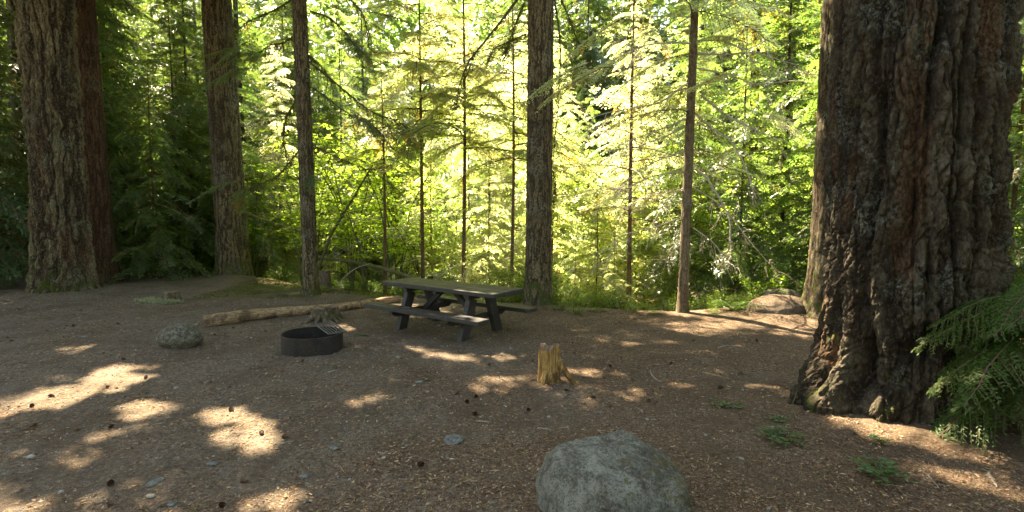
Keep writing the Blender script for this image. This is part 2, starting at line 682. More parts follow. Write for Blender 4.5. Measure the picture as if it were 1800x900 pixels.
def mat_steel(name, c, rust=.5):
    m = NT(name)
    v = m.coord()
    r1 = m.noise(v, 6, 6, .7)
    col = m.mix(m.maths('MULTIPLY', m.step(r1, .45, .65), rust), c, (.075, .045, .03))
    col = m.mix(m.maths('MULTIPLY', m.step(m.noise(v, 60, 4), .55, .7), .5), col, (.10, .09, .085))
    return m.done(m.princ(col, .65, m.bump(m.noise(v, 70, 4), .3, .003), .4, .35))


M['ring'] = mat_steel('rusty_dark_steel', (.022, .019, .018), .35)
M['grate'] = mat_steel('worn_steel_bars', (.08, .077, .073), .2)


def mat_wood(name, cols, zs=1.0, axis='z', moss=0.0):
    m = NT(name)
    sc_ = {'z': (16, 16, 1.2), 'x': (1.2, 16, 16), 'n': (6, 6, 6)}[axis]
    v = m.coord(sc_)
    v2 = m.coord()
    a = m.noise(v, 3.5 * zs, 7, .78, .4)
    col = m.ramp(a, [(.36, cols[0]), (.5, cols[1]), (.62, cols[2])])
    b1 = m.noise(v2, 5, 5, .65)
    col = m.mix(m.maths('MULTIPLY', m.step(b1, .5, .62), .75), col, cols[0])
    if moss:
        mf = m.noise(v2, 4, 5, .7)
        col = m.mix(m.maths('MULTIPLY', m.step(mf, .62 - .2 * moss, .7 - .2 * moss), .85), col, (.075, .085, .018))
    b = m.bump(a, .8, .01)
    b = m.bump(m.noise(v2, 110, 4), .3, .003, b)
    return m.done(m.princ(col, .85, b, .2))


M['stump'] = mat_wood('golden_split_wood', [(.055, .028, .013), (.30, .165, .055), (.50, .33, .14)])
M['stumptop'] = mat_wood('weathered_cut_wood', [(.07, .045, .03), (.16, .10, .065), (.24, .17, .12)], 1, 'n')
M['log'] = mat_wood('peeled_log_wood', [(.07, .042, .026), (.26, .165, .09), (.46, .33, .20)], 1, 'x')
M['oldlog'] = mat_wood('grey_fallen_log', [(.11, .10, .09), (.24, .22, .20), (.40, .38, .35)], 1, 'x', .3)
M['mosslog'] = mat_wood('mossy_fallen_log', [(.06, .045, .03), (.13, .10, .07), (.2, .17, .11)], 1, 'x', .9)
M['rotten'] = mat_wood('rotten_mossy_wood', [(.04, .028, .019), (.11, .08, .052), (.24, .20, .14)], 1, 'z', .35)
M['stickw'] = mat_wood('bleached_stick', [(.16, .13, .10), (.26, .22, .17), (.38, .33, .27)], 1, 'n')
M['cone'] = twig_mat('cone_scales', (.10, .05, .032))
M['lichen'] = leaf_mat('pale_lichen', [(.20, .21, .12), (.30, .31, .18), (.38, .38, .24)], [(.1, .1, .05)] * 3, .2, .95, .05)
M['litter'] = None


def litter_mat():
    m = NT('needle_litter')
    t = m.attr('tint')
    c = m.ramp(t, [(.0, (.05, .028, .018)), (.35, (.14, .078, .048)), (.6, (.25, .15, .085)), (.8, (.38, .27, .17)), (.93, (.09, .10, .03)), (1.0, (.48, .42, .34))])
    return m.done(m.princ(c, .9, None, .15))


M['litter'] = litter_mat()


def pebble_mat():
    m = NT('pebbles')
    t = m.attr('tint')
    c = m.ramp(t, [(.0, (.09, .09, .095)), (.5, (.20, .20, .20)), (.8, (.24, .22, .19)), (1.0, (.36, .34, .31))])
    return m.done(m.princ(c, .85, None, .3))


M['pebble'] = pebble_mat()

# ------------------------------------------------------------------ ground sheet
xs = np.concatenate([-np.geomspace(13.0, 260, 34)[::-1], np.arange(-12.9, 8.0, .055), np.geomspace(8.1, 260, 40)])
ys = np.concatenate([-np.geomspace(1.0, 120, 18)[::-1], np.linspace(-.8, 1.9, 12), np.arange(2.0, 12.5, .05), np.arange(12.6, 20, .2), np.geomspace(20.2, 300, 40)])
GX, GY = np.meshgrid(xs, ys)
GZ = H(GX, GY)
P3 = np.stack([GX.ravel(), GY.ravel(), np.zeros(GX.size)], 1)
nearm = ((np.abs(GX) < 14) & (GY > 1) & (GY < 14)).astype(float)
GZ = GZ + nearm * (fbm(P3 * 9, 3, 21) * .010).reshape(GX.shape)
GZ = GZ - 0.0
mb = MB().grid(np.stack([GX, GY, GZ], -1))
struct(mb.build('ground', M['ground'], smooth=True))


# ------------------------------------------------------------------ trunks
def trunk(name, mat, parent, origin, path, rad, zs, n=64, bark=(.10, .45, .03), flare=(.35, .5, 5), flutes=0.0, seed=0, shape=None):
    """path(z)->xy offset, rad(z)->radius; bark=(cell width, cell height, depth)"""
    zs = np.asarray(zs, float)
    th = np.linspace(0, 2 * np.pi, n, endpoint=False)
    Z, TH = np.meshgrid(zs, th, indexing='ij')
    r = rad(Z)
    R0 = float(rad(np.array([1.0]))[0])
    P = np.stack([R0 * np.cos(TH).ravel(), R0 * np.sin(TH).ravel(), Z.ravel()], 1)
    fa, fh, fl = flare
    lob = 0.55 + 0.45 * (vn(np.stack([np.cos(TH).ravel() * fl / 3, np.sin(TH).ravel() * fl / 3, Z.ravel() * .4], 1) + seed, seed) * 2)
    r = r * (1 + fa * np.exp(-np.maximum(Z, 0) / fh) * lob.reshape(Z.shape))
    cw, chh, dp = bark
    Pw = P + (.5 if not flutes or cw < .105 else .28) * cw * np.stack([fbm(P / (cw * 2.2), 2, seed + 1), fbm(P / (cw * 2.2), 2, seed + 2), 2.0 * fbm(P / (cw * 2.5), 2, seed + 3)], 1)
    f1, f2 = worley(Pw / np.array([cw, cw, chh]), seed)
    c2 = np.abs(2 * vn(Pw / np.array([cw * .95, cw * .95, cw * 9]), seed + 50) - 1)
    c3 = np.abs(2 * vn(Pw / np.array([cw * .5, cw * .5, cw * 3.2]) + 5, seed + 51) - 1)
    fur = sstep(0.0, .42, c2) * (.55 + .45 * sstep(0.0, .22, f2 - f1)) * (.75 + .25 * sstep(0, .4, c3))
    d = -dp * (1 - fur) + dp * .40 * fbm(P / np.array([cw * .5, cw * .5, cw * 1.6]), 4, seed + 4) + dp * (.15 if flutes > .05 else .4) * (1 - f1)
    if flutes:
        q = P / np.array([.36, .36, 2.6])
        q = q + .3 * np.stack([fbm(P, 2, seed + 31)] * 3, 1)
        rid = 1 - np.abs(2 * vn(q, seed + 7) - 1) * 1.0
        d = d - flutes * (rid ** 6) * 1.5 + flutes * .22 * fbm(P / np.array([.45, .45, 3.0]), 2, seed + 8)
        # chunky broken flakes
        q3 = 7 * fbm(Pw / np.array([.13, .13, .42]) + 3, 4, seed + 60)
        fr = q3 - np.floor(q3)
        d = d + .013 * (np.floor(q3) + sstep(0, .22, fr))
        fz, fz2 = worley(P / np.array([.07, .07, .11]), seed + 40)
        gz, gz2 = worley(Pw / np.array([.085, .085, .24]), seed + 45)
        d = d - .020 * (1 - sstep(0, .16, gz2 - gz)) + .010 * fbm(P / .022, 2, seed + 46)
        d = d + .010 * (fz2 - fz) + .016 * fbm(P / np.array([.07, .07, .15]), 4, seed + 41)
    r = r + d.reshape(Z.shape)
    if shape is not None:
        r = shape(r, TH, Z)
    px, py = path(Z)
    V = np.stack([px + r * np.cos(TH), py + r * np.sin(TH), Z], -1)
    tv = np.clip(fur * .8 + .35 * fbm(P / np.array([cw, cw, cw * 3]), 3, seed + 77) + (.0 if not flutes else 0), 0, 1)
    return MB().grid(V, tint=tv.astype(np.float32), wrap=True).build(name, mat, parent, smooth=not flutes)


def line_path(dx, dy, h, bow=(0, 0)):
    """lean: offset (dx,dy) reached at height h"""
    return lambda Z: (dx * Z / h + bow[0] * np.sin(np.clip(Z / h, 0, 1) * 3.14), dy * Z / h + bow[1] * np.sin(np.clip(Z / h, 0, 1) * 3.14))


def zspace(h, step0, hf=6.0, step1=.35, z0=-.25):
    return np.concatenate([np.arange(z0, hf, step0), np.arange(hf, h, step1), [h]])


# ------------------------------------------------------------------ foliage templates
def kites(P, D, Sd, L, W, up=None):
    P, D, Sd = [np.asarray(a, float) for a in (P, D, Sd)]
    L = np.broadcast_to(L, (len(P),))[:, None]
    W = np.broadcast_to(W, (len(P),))[:, None]
    return np.stack([P, P + D * L * .4 + Sd * W * .5, P + D * L, P + D * L * .4 - Sd * W * .5], 1)


def unit(a):
    return a / (np.linalg.norm(a, axis=-1, keepdims=True) + 1e-9)


def frond_tpl(seed, n=30, lw=.34, leaf=.055, lwid=.016, dens=.028, miss=.08, hang=.12, jit=.35):
    r = np.random.default_rng(seed)
    P, D, L, W, tint = [], [], [], [], []
    wood = []
    # gently crooked spine
    sx = np.linspace(0, 1, 9)
    sy = np.cumsum(r.normal(0, .012, 9))
    szz = np.cumsum(r.normal(0, .008, 9))

    def spine(t):
        return np.stack([t, np.interp(t, sx, sy), np.interp(t, sx, szz)], -1)
    for s in np.linspace(.07, .99, n):
        for sd in (-1, 1):
            if r.random() < miss:
                continue
            s_ = min(.995, s + r.normal(0, .008))
            bl = (lw * (1 - s_) ** .75 * min(1, s_ * 3.2 + .35) + .03) * r.uniform(.6, 1.15)
            a = R(r.uniform(48, 66))
            d0 = np.array([math.cos(a), sd * math.sin(a), r.normal(0, .10)])
            m = max(2, int(bl / dens))
            t = (np.arange(m) + .3) / m
            base = spine(np.array([s_]))[0]
            pts = base + d0 * (bl * t)[:, None]
            pts[:, 0] += .18 * bl * t * t
            pts[:, 2] -= hang * bl * t * t * 2
            bt = r.random()
            for k in (-1, 1):
                ang = a + k * R(38)
                dd = np.stack([np.full(m, math.cos(ang)), np.full(m, sd * math.sin(ang)), -.25 * t], 1) + r.normal(0, jit * .5, (m, 3))
                P.append(pts)
                D.append(unit(dd))
                L.append(leaf * (1.15 - .5 * t) * r.uniform(.6, 1.15, m))
                W.append(np.full(m, lwid))
                tint.append(np.clip(bt * .6 + r.random(m) * .4, 0, .96) if bt < .95 else np.full(m, 1.0))
            e = pts[-1]
            sv = np.array([-d0[1], d0[0], 0]) * .003
            wood.append(np.stack([base + sv, base - sv, e - sv * .4, e + sv * .4]))
    P = np.vstack(P)
    D = np.vstack(D)
    L = np.concatenate(L)
    W = np.concatenate(W)
    nrm = np.array([0, 0, 1.0]) + r.normal(0, jit, P.shape)
    Sd = unit(np.cross(nrm, D))
    Q = kites(P, D, Sd, L, W)
    t9 = np.linspace(0, 1, 9)
    tb = MB().tube(spine(t9), np.linspace(.0085, .002, 9), 4, cap=False)
    wq = tb.V[0][tb.Q[0]]
    return Q, np.concatenate(tint), np.concatenate([np.stack(wood), wq])


def rotz(a):
    c, s = math.cos(a), math.sin(a)
    return np.array([[c, -s, 0], [s, c, 0], [0, 0, 1.0]])


def roty(a):
    c, s = math.cos(a), math.sin(a)
    return np.array([[c, 0, s], [0, 1, 0], [-s, 0, c]])


def rotx(a):
    c, s = math.cos(a), math.sin(a)
    return np.array([[1, 0, 0], [0, c, -s], [0, s, c]])


def put(tpl, org, az, pitch, L, droop=.25, roll=0.0, width=1.0):
    """place a spray: origin, azimuth, upward pitch, length, droop as a share of length"""
    Mx = rotz(az) @ roty(-pitch) @ rotx(roll)
    out = []
    for A in (tpl[0], tpl[2]):
        V = A.reshape(-1, 3) * np.array([L, L * width, L])
        V = V @ Mx.T
        h = np.hypot(V[:, 0], V[:, 1]) / L
        V[:, 2] -= droop * L * h ** 2
        out.append((V + org).reshape(-1, 4, 3))
    return out[0], tpl[1], out[1]


TPL = [frond_tpl(100 + k) for k in range(5)]
TPL_C = [frond_tpl(120 + k, n=17, lw=.40, leaf=.095, lwid=.036, dens=.055, jit=.5) for k in range(4)]     # coarser, far trees
TPL_M = [frond_tpl(130 + k, n=22, lw=.36, leaf=.070, lwid=.023, dens=.042, jit=.45) for k in range(4)]
TPL_S = [frond_tpl(140 + k, n=16, lw=.45, leaf=.10, lwid=.045, dens=.075, jit=.6, miss=.05) for k in range(3)]  # canopy


def bare_branch(mb, r, p0, d, L, r0, droop=.3, mat=0, subs=6, n=4, kink=.12, tint=.5):
    k = 8
    t = np.linspace(0, 1, k)
    d = unit(np.asarray(d, float))
    pts = np.asarray(p0, float) + d * (L * t)[:, None] + np.cumsum(r.normal(0, kink * L / k, (k, 3)), 0) * t[:, None]
    pts[:, 2] -= droop * L * t ** 2
    mb.tube(pts, r0 * (1 - .85 * t) + .0015, n, mat, tint, cap=False)
    for _ in range(subs):
        s = r.uniform(.25, .95)
        b = np.array([np.interp(s, t, pts[:, c]) for c in range(3)])
        dd = unit(d + r.normal(0, .7, 3) + np.array([0, 0, -.25]))
        l2 = L * r.uniform(.12, .38)
        t5 = np.linspace(0, 1, 5)
        q = b + dd * (l2 * t5)[:, None] + r.normal(0, .03 * l2, (5, 3)) * t5[:, None]
        q[:, 2] -= .25 * l2 * t5 ** 2
        mb.tube(q, r0 * .38 * (1 - .8 * t5) + .001, 3, mat, tint, cap=False)
        for _2 in range(2):
            s2 = r.uniform(.3, .9)
            b2 = np.array([np.interp(s2, t5, q[:, c]) for c in range(3)])
            d3 = unit(dd + r.normal(0, .8, 3))
            mb.tube(np.stack([b2, b2 + d3 * l2 * .25, b2 + d3 * l2 * .45 + np.array([0, 0, -.03])]), [r0 * .18 + .001, r0 * .14 + .001, .0008], 3, mat, tint, cap=False)
    return pts


def crown_mesh(r, placements, tpls, mats, name, parent, origin=(0, 0, 0), world=None):
    mb = MB()
    for pl in placements:
        tp = tpls[r.integers(len(tpls))]
        q, t, wq = put(tp, *pl)
        bt = r.uniform(-.15, .15)
        if world is not None:
            kk = cull(q + np.asarray(world), r)
            q, t = q[kk], t[kk]
        mb.quads(q, 0, np.where(t > .97, 1.0, np.clip(t + bt, 0, .95)))
        mb.quads(wq, 1)
    return mb.build(name, mats, parent, origin)


def conifer(seed, Ht, r0, zlive, Lb, nb, ndead=20, tpls=TPL, leafm='midleaf', barkm='sap', name='conifer_tree', droop=(.2, .5), pitch=(-5, 20), lean=(0, 0), topw=.12, hole=0.0, deadL=1.0, world=None):
    """a young conifer standing on the origin: trunk, dead lower limbs, crown of drooping sprays"""
    r = np.random.default_rng(seed)
    root = empty(name, (0, 0, 0))
    path = line_path(lean[0], lean[1], Ht, (r.normal(0, .05), r.normal(0, .05)))
    rad = lambda z: r0 * np.clip(1 - np.maximum(z, 0) / (Ht * 1.02), .03, 1) ** .8
    trunk('trunk', M[barkm], root, None, path, rad, np.concatenate([np.arange(-.5, 4, .12), np.arange(4, Ht, .4), [Ht]]), 14, (.05, .15, r0 * .06), (.3, .25, 4), 0, seed)
    pls = []
    for k in range(nb):
        z = zlive + (Ht - zlive) * ((k + r.random()) / nb) ** 1.0
        f = 1 - (z - zlive) / (Ht - zlive)
        az = k * 2.399 + r.normal(0, .35)
        if hole and math.cos(az - hole) > .8 and r.random() < .6:
            continue
        L = Lb * (topw + (1 - topw) * f ** .75) * r.uniform(.6, 1.12)
        x, y = path(np.array([z]))
        o = np.array([x[0], y[0], z])
        pls.append((o, az, R(r.uniform(*pitch)) + .3 * (1 - f), L, r.uniform(*droop), r.normal(0, .18), r.uniform(.8, 1.25)))
        # second layer of side boughs to thicken the middle
        if L > .8 and r.random() < .5:
            s = r.uniform(.3, .6)
            o2 = o + np.array([math.cos(az), math.sin(az), -.1]) * L * s
            pls.append((o2, az + r.choice([-1, 1]) * r.uniform(.5, .9), R(r.uniform(-25, 5)), L * .55, r.uniform(.3, .6), r.normal(0, .3), 1.1))
    crown_mesh(r, pls, tpls, [M[leafm], M['twig']], 'crown', root, world=world)
    if ndead:
        mb = MB()
        for k in range(ndead):
            z = r.uniform(.5, zlive + (Ht - zlive) * .35)
            az = r.uniform(0, 6.28)
            x, y = path(np.array([z]))
            bare_branch(mb, r, (x[0], y[0], z), (math.cos(az), math.sin(az), r.uniform(-.3, .25)), deadL * r.uniform(.4, 1.3), .004 + r0 * .10, r.uniform(.1, .5), 0, 5, 4)
        mb.build('dead_branches', M['dead'], root)
    return root


# ------------------------------------------------------------------ light patches: gaps cut in the canopy to throw sun on chosen spots
PATCH = []


def patch(px, py, hw, hh, rot=0.0, keep=0.0):
    """gap in the canopy above the ground seen there: centre, half width, half height of the sunlit spot"""
    c = g(px, py)
    ca, sa = math.cos(R(rot)), math.sin(R(rot))
    u = g(px + hw * ca, py - hw * sa) - c
    d = g(px + hh * sa, py + hh * ca)
    v = d - c
    PATCH.append((c, np.array([[u[0], v[0]], [u[1], v[1]]]), keep))


for a in ((200, 668, 62, 20, 12), (120, 690, 62, 16, 14), (45, 712, 40, 10, 10, .2), (246, 718, 44, 13, 12, .1), (205, 762, 28, 8, 10, .4), (420, 735, 56, 15, -8), (435, 768, 68, 20, -6, .15), 
          (130, 804, 28, 11, 5, .3), (128, 614, 34, 6, 12, .35), (15, 895, 30, 22, 0, .3), (565, 885, 85, 14, 5, .15),
          (785, 626, 50, 5, -12, .2), (735, 612, 40, 3, -10, .5), (880, 622, 45, 4, -12, .4), (830, 690, 55, 12, 0, .55), (900, 668, 45, 8, 5, .45), (1060, 655, 48, 4.5, -2, .15), (1130, 690, 48, 8, 3, .4),
          (1200, 676, 40, 6, 4, .3), (1300, 672, 45, 2.5, -14, .2), (1370, 688, 25, 2.5, -14, .3), (1345, 552, 150, 24, 0, 0), (1240, 552, 100, 15, 0, 0), (1300, 571, 90, 4.5, -3, .2),
          (1400, 585, 55, 5, -8, .2), (1180, 563, 60, 3, -3, .5), (1725, 845, 75, 9, -14, 0), (1800, 862, 60, 20, -12, 0), (1640, 828, 40, 5, -10, .3), (1355, 535, 60, 10, 0, 0), (1400, 640, 20, 3, 0, .4),
          (640, 700, 50, 6, 0, .6), (1080, 590, 60, 3, -4, .6), (1010, 575, 50, 3, 0, .5), (600, 575, 40, 4, 0, .6), (450, 545, 60, 5, 8, .5), (560, 512, 60, 4, 0, .35), (420, 512, 60, 4, 0, .4), (1000, 560, 90, 3, 0, .4)):
    patch(*a)
BALLS = []          # sunlit spots on upright things: point, radius, keep share


def ball(px, py, Y, rad, keep=0.0):
    BALLS.append((at(px, py, Y), rad * 1.7, keep))


for a in ((1462, 420, 5.0, .10), (1458, 470, 4.9, .12), (1460, 520, 4.8, .14), (1475, 560, 4.7, .16), (1480, 610, 4.6, .17), (1490, 660, 4.5, .17), (1500, 705, 4.4, .07),
          (1560, 665, 4.2, .10), (1575, 640, 4.25, .06), (1540, 700, 4.2, .07), (1520, 560, 4.5, .06), (1435, 520, 8.7, .3), (1440, 470, 8.8, .3)):
    ball(*a)
for a in ((968, 640, 5.5, .16), (968, 615, 5.5, .12), (450, 552, 8.9, .30), (390, 562, 8.6, .22), (640, 532, 10.5, .35), (560, 540, 9.8, .2)):
    ball(*a, keep=.5 if a[1] != 640 else .3)


def cull(Q, r):  # drops leaves so that sun reaches the chosen spots
    ext = np.linalg.norm(Q[:, 2] - Q[:, 0], axis=1) * .5
    Cn = Q.mean(1)
    keep = np.ones(len(Cn), bool)
    t = Cn[:, 2] / S[2]
    hit = Cn[:, :2] - t[:, None] * S[:2]
    wob = fbm(np.stack([hit[:, 0] * 4.5, hit[:, 1] * 4.5, np.zeros(len(hit))], 1), 4, 77)
    rnd = r.random(len(Cn))
    for c, A, kp in PATCH:
        try:
            Ai = np.linalg.inv(A * (1 + .12 / np.linalg.norm(A, axis=0)))
        except np.linalg.LinAlgError:
            continue
        d = (hit + (S[:2] / S[2] * c[2]) - c[:2]) @ Ai.T
        q = (d ** 2).sum(1)
        lim = (1.9 if np.linalg.norm(A, axis=0).max() > 1.2 else 1.0) + 2.0 * wob
        keep &= ~((q < lim) & (rnd > kp * .3 + .75 * sstep(.35, 1.1, q / np.maximum(lim, .05))))
    for c, rad, kp in BALLS:
        d = Cn - c
        al = d @ S
        pd = np.linalg.norm(d - al[:, None] * S, axis=1)
        keep &= ~((pd - ext < rad * (1.15 + .7 * wob)) & (al > 0) & (rnd > kp))
    # leaf on rays that would shade the thicket is mostly cut to light it
    dy = Cn[:, 1] - 12.8
    z0 = Cn[:, 2] - dy * S[2] / S[1]
    x0 = Cn[:, 0] - dy * S[0] / S[1]
    keep &= ~((dy > 1.5) & (z0 > 3.0) & (z0 < 11.5) & (x0 > -4.3) & (x0 < 5.0) & (rnd > .10) & (np.hypot(hit[:, 0] + 1.03 + S[0] / S[2] * .7, hit[:, 1] - 8.25 + S[1] / S[2] * .7) > 1.7))
    return keep


# ------------------------------------------------------------------ the named big trees
BIG = {}


def big_tree(key, name, mat, base, lean_top, Ht, r_base, r_top, zs, n, bark, flare, flutes=0, seed=0, shape=None, label='', cat='tree', bow=(0, 0)):
    """lean_top: (px at the top of the photo) -> the trunk leans to meet it"""
    bx, by = base
    bz = hz(bx, by)
    root = empty(name, (bx, by, bz))
    if lean_top is not None:
        p = at(lean_top, 0, by)
        dx = (p[0] - bx) / (p[2] - bz) * Ht
    else:
        dx = 0
    path = line_path(dx, 0, Ht, bow)
    rad = lambda z: r_base + (r_top - r_base) * np.clip(z / Ht, 0, 1)
    trunk('trunk', M[mat], root, None, path, rad, zs, n, bark, flare, flutes, seed, shape)
    tag(root, label, cat)
    BIG[key] = (root, np.array([bx, by, bz]), dx / Ht, Ht)
    return root


def giant_shape(r, TH, Z):
    # root buttress running out to the left and toward the clearing
    def lobe(a, w_, amp, h):
        d = np.angle(np.exp(1j * (TH - a)))
        return amp * np.exp(-(d / w_) ** 2) * np.exp(-np.maximum(Z, 0) / h)
    r = r + lobe(R(190), .34, .40, .40) + lobe(R(228), .22, .07, .5) + lobe(R(262), .34, .05, .35) + lobe(R(300), .4, .08, .4)
    # deep hollow between the two front roots
    d = np.angle(np.exp(1j * (TH - R(213))))
    r = r - .16 * np.exp(-(d / .10) ** 2) * np.exp(-((Z - .35) / .33) ** 2)
    d = np.angle(np.exp(1j * (TH - (R(243) + .05 * np.sin(Z * 2)))))
    r = r - .07 * np.exp(-(d / .045) ** 2)
    d = np.angle(np.exp(1j * (TH - (R(262) + .06 * np.sin(Z * 1.3 + 2)))))
    r = r - .09 * np.exp(-(d / .035) ** 2)
    d = np.angle(np.exp(1j * (TH - (R(211) + .04 * np.sin(Z * 3 + 1)))))
    r = r - .06 * np.exp(-(d / .05) ** 2) * sstep(.2, .9, Z)
    return r


zg = np.concatenate([np.arange(-.3, 5.2, .0145), np.arange(5.2, 26, .5)])
big_tree('giant', 'old_fir_tree', 'giant', (3.78, 4.84), 1618, 26, .71, .48, zg, 600, (.13, .30, .060), (.14, .4, 5), .055, 5, giant_shape,
         'huge old fir with deeply furrowed lichen covered bark at the right edge of the clearing')
big_tree('left', 'old_fir_tree', 'fir', (-10.55, 12.0), 80, 27, .53, .40, np.concatenate([np.arange(-.3, 8, .02), np.arange(8, 27, .5)]), 300, (.10, .34, .045), (.30, .45, 6), .03, 12, None,
         'very thick furrowed fir trunk at far left with a reddish cedar right behind it')
big_tree('cedar', 'cedar_tree', 'cedar', (-11.05, 13.6), 138, 24, .38, .26, np.concatenate([np.arange(-.3, 9, .04), np.arange(9, 24, .5)]), 150, (.05, 1.2, .022), (.40, .6, 5), 0, 21, None,
         'smooth reddish brown cedar trunk half hidden behind the very thick furrowed fir')
big_tree('two', 'hemlock_tree', 'hem', (-8.45, 15.5), 374, 25, .44, .30, np.concatenate([np.arange(-.3, 10, .035), np.arange(10, 25, .5)]), 170, (.06, .40, .030), (.25, .45, 6), 0, 33, None,
         'tall straight brown trunk with a mossy flared foot behind the mossy bank', bow=(.12, 0))
big_tree('three', 'hemlock_tree', 'hem', (-4.70, 11.9), 526, 20, .175, .12, np.concatenate([np.arange(-.3, 7, .025), np.arange(7, 20, .5)]), 110, (.04, .10, .012), (.25, .25, 5), 0, 41, None,
         'slim grey conifer with crooked mossy side branches standing behind the peeled log')
big_tree('mid', 'hemlock_tree', 'hem', (0.55, 10.75), 951, 22, .275, .22, np.concatenate([np.arange(-.3, 7, .022), np.arange(7, 22, .5)]), 150, (.04, .10, .018), (.2, .3, 5), 0, 52, None,
         'straight rough barked trunk just behind the right end of the picnic table')
big_tree('right', 'young_fir_tree', 'tan', (3.28, 9.75), 1222, 15, .10, .02, np.concatenate([np.arange(-.3, 6, .03), np.arange(6, 15, .4)]), 60, (.035, .10, .005), (.35, .2, 4), 0, 61, None,
         'slender tree with long bare drooping branches at the sunlit edge of the clearing')
big_tree('behind', 'old_fir_tree', 'fir', (5.6, 8.95), None, 21, .34, .25, np.concatenate([np.arange(-.3, 6, .03), np.arange(6, 21, .5)]), 110, (.08, .4, .02), (.55, .35, 5), 0, 71, None,
         'brown trunk with a flared foot peeking out behind the left side of the huge fir')

# high crowns: boughs out of view, laid out and gapped to shape the clearing's shade
rc = np.random.default_rng(5)
crowns = {k: [MB(), MB()] for k in BIG}
hosts = ['left', 'cedar', 'two', 'three', 'mid', 'giant', 'behind']
NB = 380
cnt = 0
while cnt < NB:
    gx, gy = rc.uniform(-11.5, 7.5), rc.uniform(-.5, 13.5)
    if cnt % 8 == 0:
        gx, gy = rc.uniform(-.4, 2.4), rc.uniform(2.3, 4.2)
    if gy > edge_y(gx) + .3:
        continue
    z = 8.0 + rc.random() ** 1.3 * 7
    Qp = np.array([gx, gy, 0]) + S * (z / S[2])
    zmin = 1.86 + .50 * Qp[1] + 1.2
    if Qp[2] < zmin:
        z2 = z
        ok = False
        for _ in range(12):
            z2 += .8
            Qp = np.array([gx, gy, 0]) + S * (z2 / S[2])
            if Qp[2] > 1.86 + .46 * Qp[1] + .9:
                ok = True
                break
        if not ok or z2 > 22:
            continue
    k = min((k for k in hosts), key=lambda k: np.hypot(*(BIG[k][1][:2] - Qp[:2])) + (0 if np.hypot(*(BIG[k][1][:2] - Qp[:2])) > .6 else 3))
    b = BIG[k]
    zt = Qp[2] + rc.uniform(.2, 1.2)
    if zt > b[3] - .5:
        zt = b[3] - .5
    o = np.array([b[1][0] + b[2] * zt, b[1][1], b[1][2] + zt])
    d = Qp - o
    dist = np.linalg.norm(d)
    t = np.linspace(0, 1, 7)
    pts = o + d * t[:, None]
    pts[:, 2] += .12 * dist * np.sin(t * 3.14)
    crowns[k][1].tube(pts, .026 * (1 - .8 * t) + .005, 5, cap=False)
    az = math.atan2(d[1], d[0])
    for q_ in range(3):
        st_ = pts[3 + q_] if dist > 2 else pts[-2]
        L = rc.uniform(1.7, 2.7)
        q, tt, wq = put(TPL_S[rc.integers(3)], st_, az + rc.normal(0, .7), R(rc.uniform(-20, 10)), L, rc.uniform(.1, .3), rc.normal(0, .3), 1.2)
        kp = cull(q, rc)
        crowns[k][0].quads(q[kp], 0, tt[kp])
    cnt += 1
for k, (a, b) in crowns.items():
    if k == 'right' or not a.n:
        continue
    root, bl, ln, ht = BIG[k]
    a.build('crown', M['canopy'], root, bl)
    b.build('limbs', M['twig'], root, bl)


# ------------------------------------------------------------------ visible limbs of the named trees
def limb(mb, pix, Y, r0, r, subs=8, mat=0, moss=None, subL=.5, y1=None):
    """limb given by its course as seen, at the trunk's distance"""
    ys_ = np.linspace(Y, Y if y1 is None else y1, len(pix))
    P = np.array([at(px, py, yy) for (px, py), yy in zip(pix, ys_)])
    t = np.linspace(0, 1, len(P))
    tt = np.linspace(0, 1, 16)
    pts = np.stack([np.interp(tt, t, P[:, c]) for c in range(3)], 1)
    for _ in range(2):
        pts[1:-1] = (pts[:-2] + pts[1:-1] * 2 + pts[2:]) / 4
    pts += r.normal(0, r0 * .35, pts.shape) * tt[:, None]
    mb.tube(pts, r0 * (1 - .75 * tt) + .002, 6, mat, cap=False)
    for _ in range(subs):
        s = r.uniform(.15, 1)
        b = np.array([np.interp(s, tt, pts[:, c]) for c in range(3)])
        dr = unit(pts[-1] - pts[0] + r.normal(0, .6, 3) * np.linalg.norm(pts[-1] - pts[0]))
        bare_branch(mb, r, b, dr + np.array([0, 0, -.4]), subL * r.uniform(.4, 1.2), r0 * .4, r.uniform(.1, .6), mat, 4, 3, .35)
    if moss is not None:
        m = int(260 * len(tt) / 16)
        s = r.random(m)
        b = np.stack([np.interp(s, tt, pts[:, c]) for c in range(3)], 1) + r.normal(0, .025, (m, 3))
        D = unit(np.stack([r.normal(0, .5, m), r.normal(0, .5, m), -np.abs(r.normal(.8, .4, m))], 1))
        Sd = unit(np.cross(D, r.normal(0, 1, (m, 3))))
        moss.quads(kites(b, D, Sd, r.uniform(.03, .11, m), .02), 0, r.random(m))
    return pts


r = np.random.default_rng(31)
mb, mo = MB(), MB()
Y3 = 11.9
for pix, rr, sb in (([(543, 108), (570, 130), (605, 158), (640, 190), (668, 203), (700, 212), (742, 240)], .026, 16), ([(543, 150), (575, 172), (610, 200), (655, 215), (690, 262)], .022, 14),
                    ([(520, 178), (505, 200), (496, 235), (500, 265), (512, 290)], .02, 9), ([(540, 95), (560, 112), (590, 150)], .015, 5),
                    ([(522, 60), (500, 75), (470, 80), (440, 110)], .02, 12), ([(545, 20), (580, 30), (620, 70), (640, 120)], .022, 14), ([(540, -10), (600, -20), (640, 25), (650, 90)], .022, 14),
                    ([(525, 265), (490, 310), (455, 325), (425, 330)], .016, 10), ([(548, 255), (600, 280), (650, 300), (690, 290)], .016, 10), ([(520, -5), (480, 20), (430, 40), (400, 70)], .02, 12)):
    limb(mb, pix, Y3, rr, r, sb, 0, mo, .6)
root, bl = BIG['three'][:2]
mb.build('branches', M['mosstwig'], root, bl)
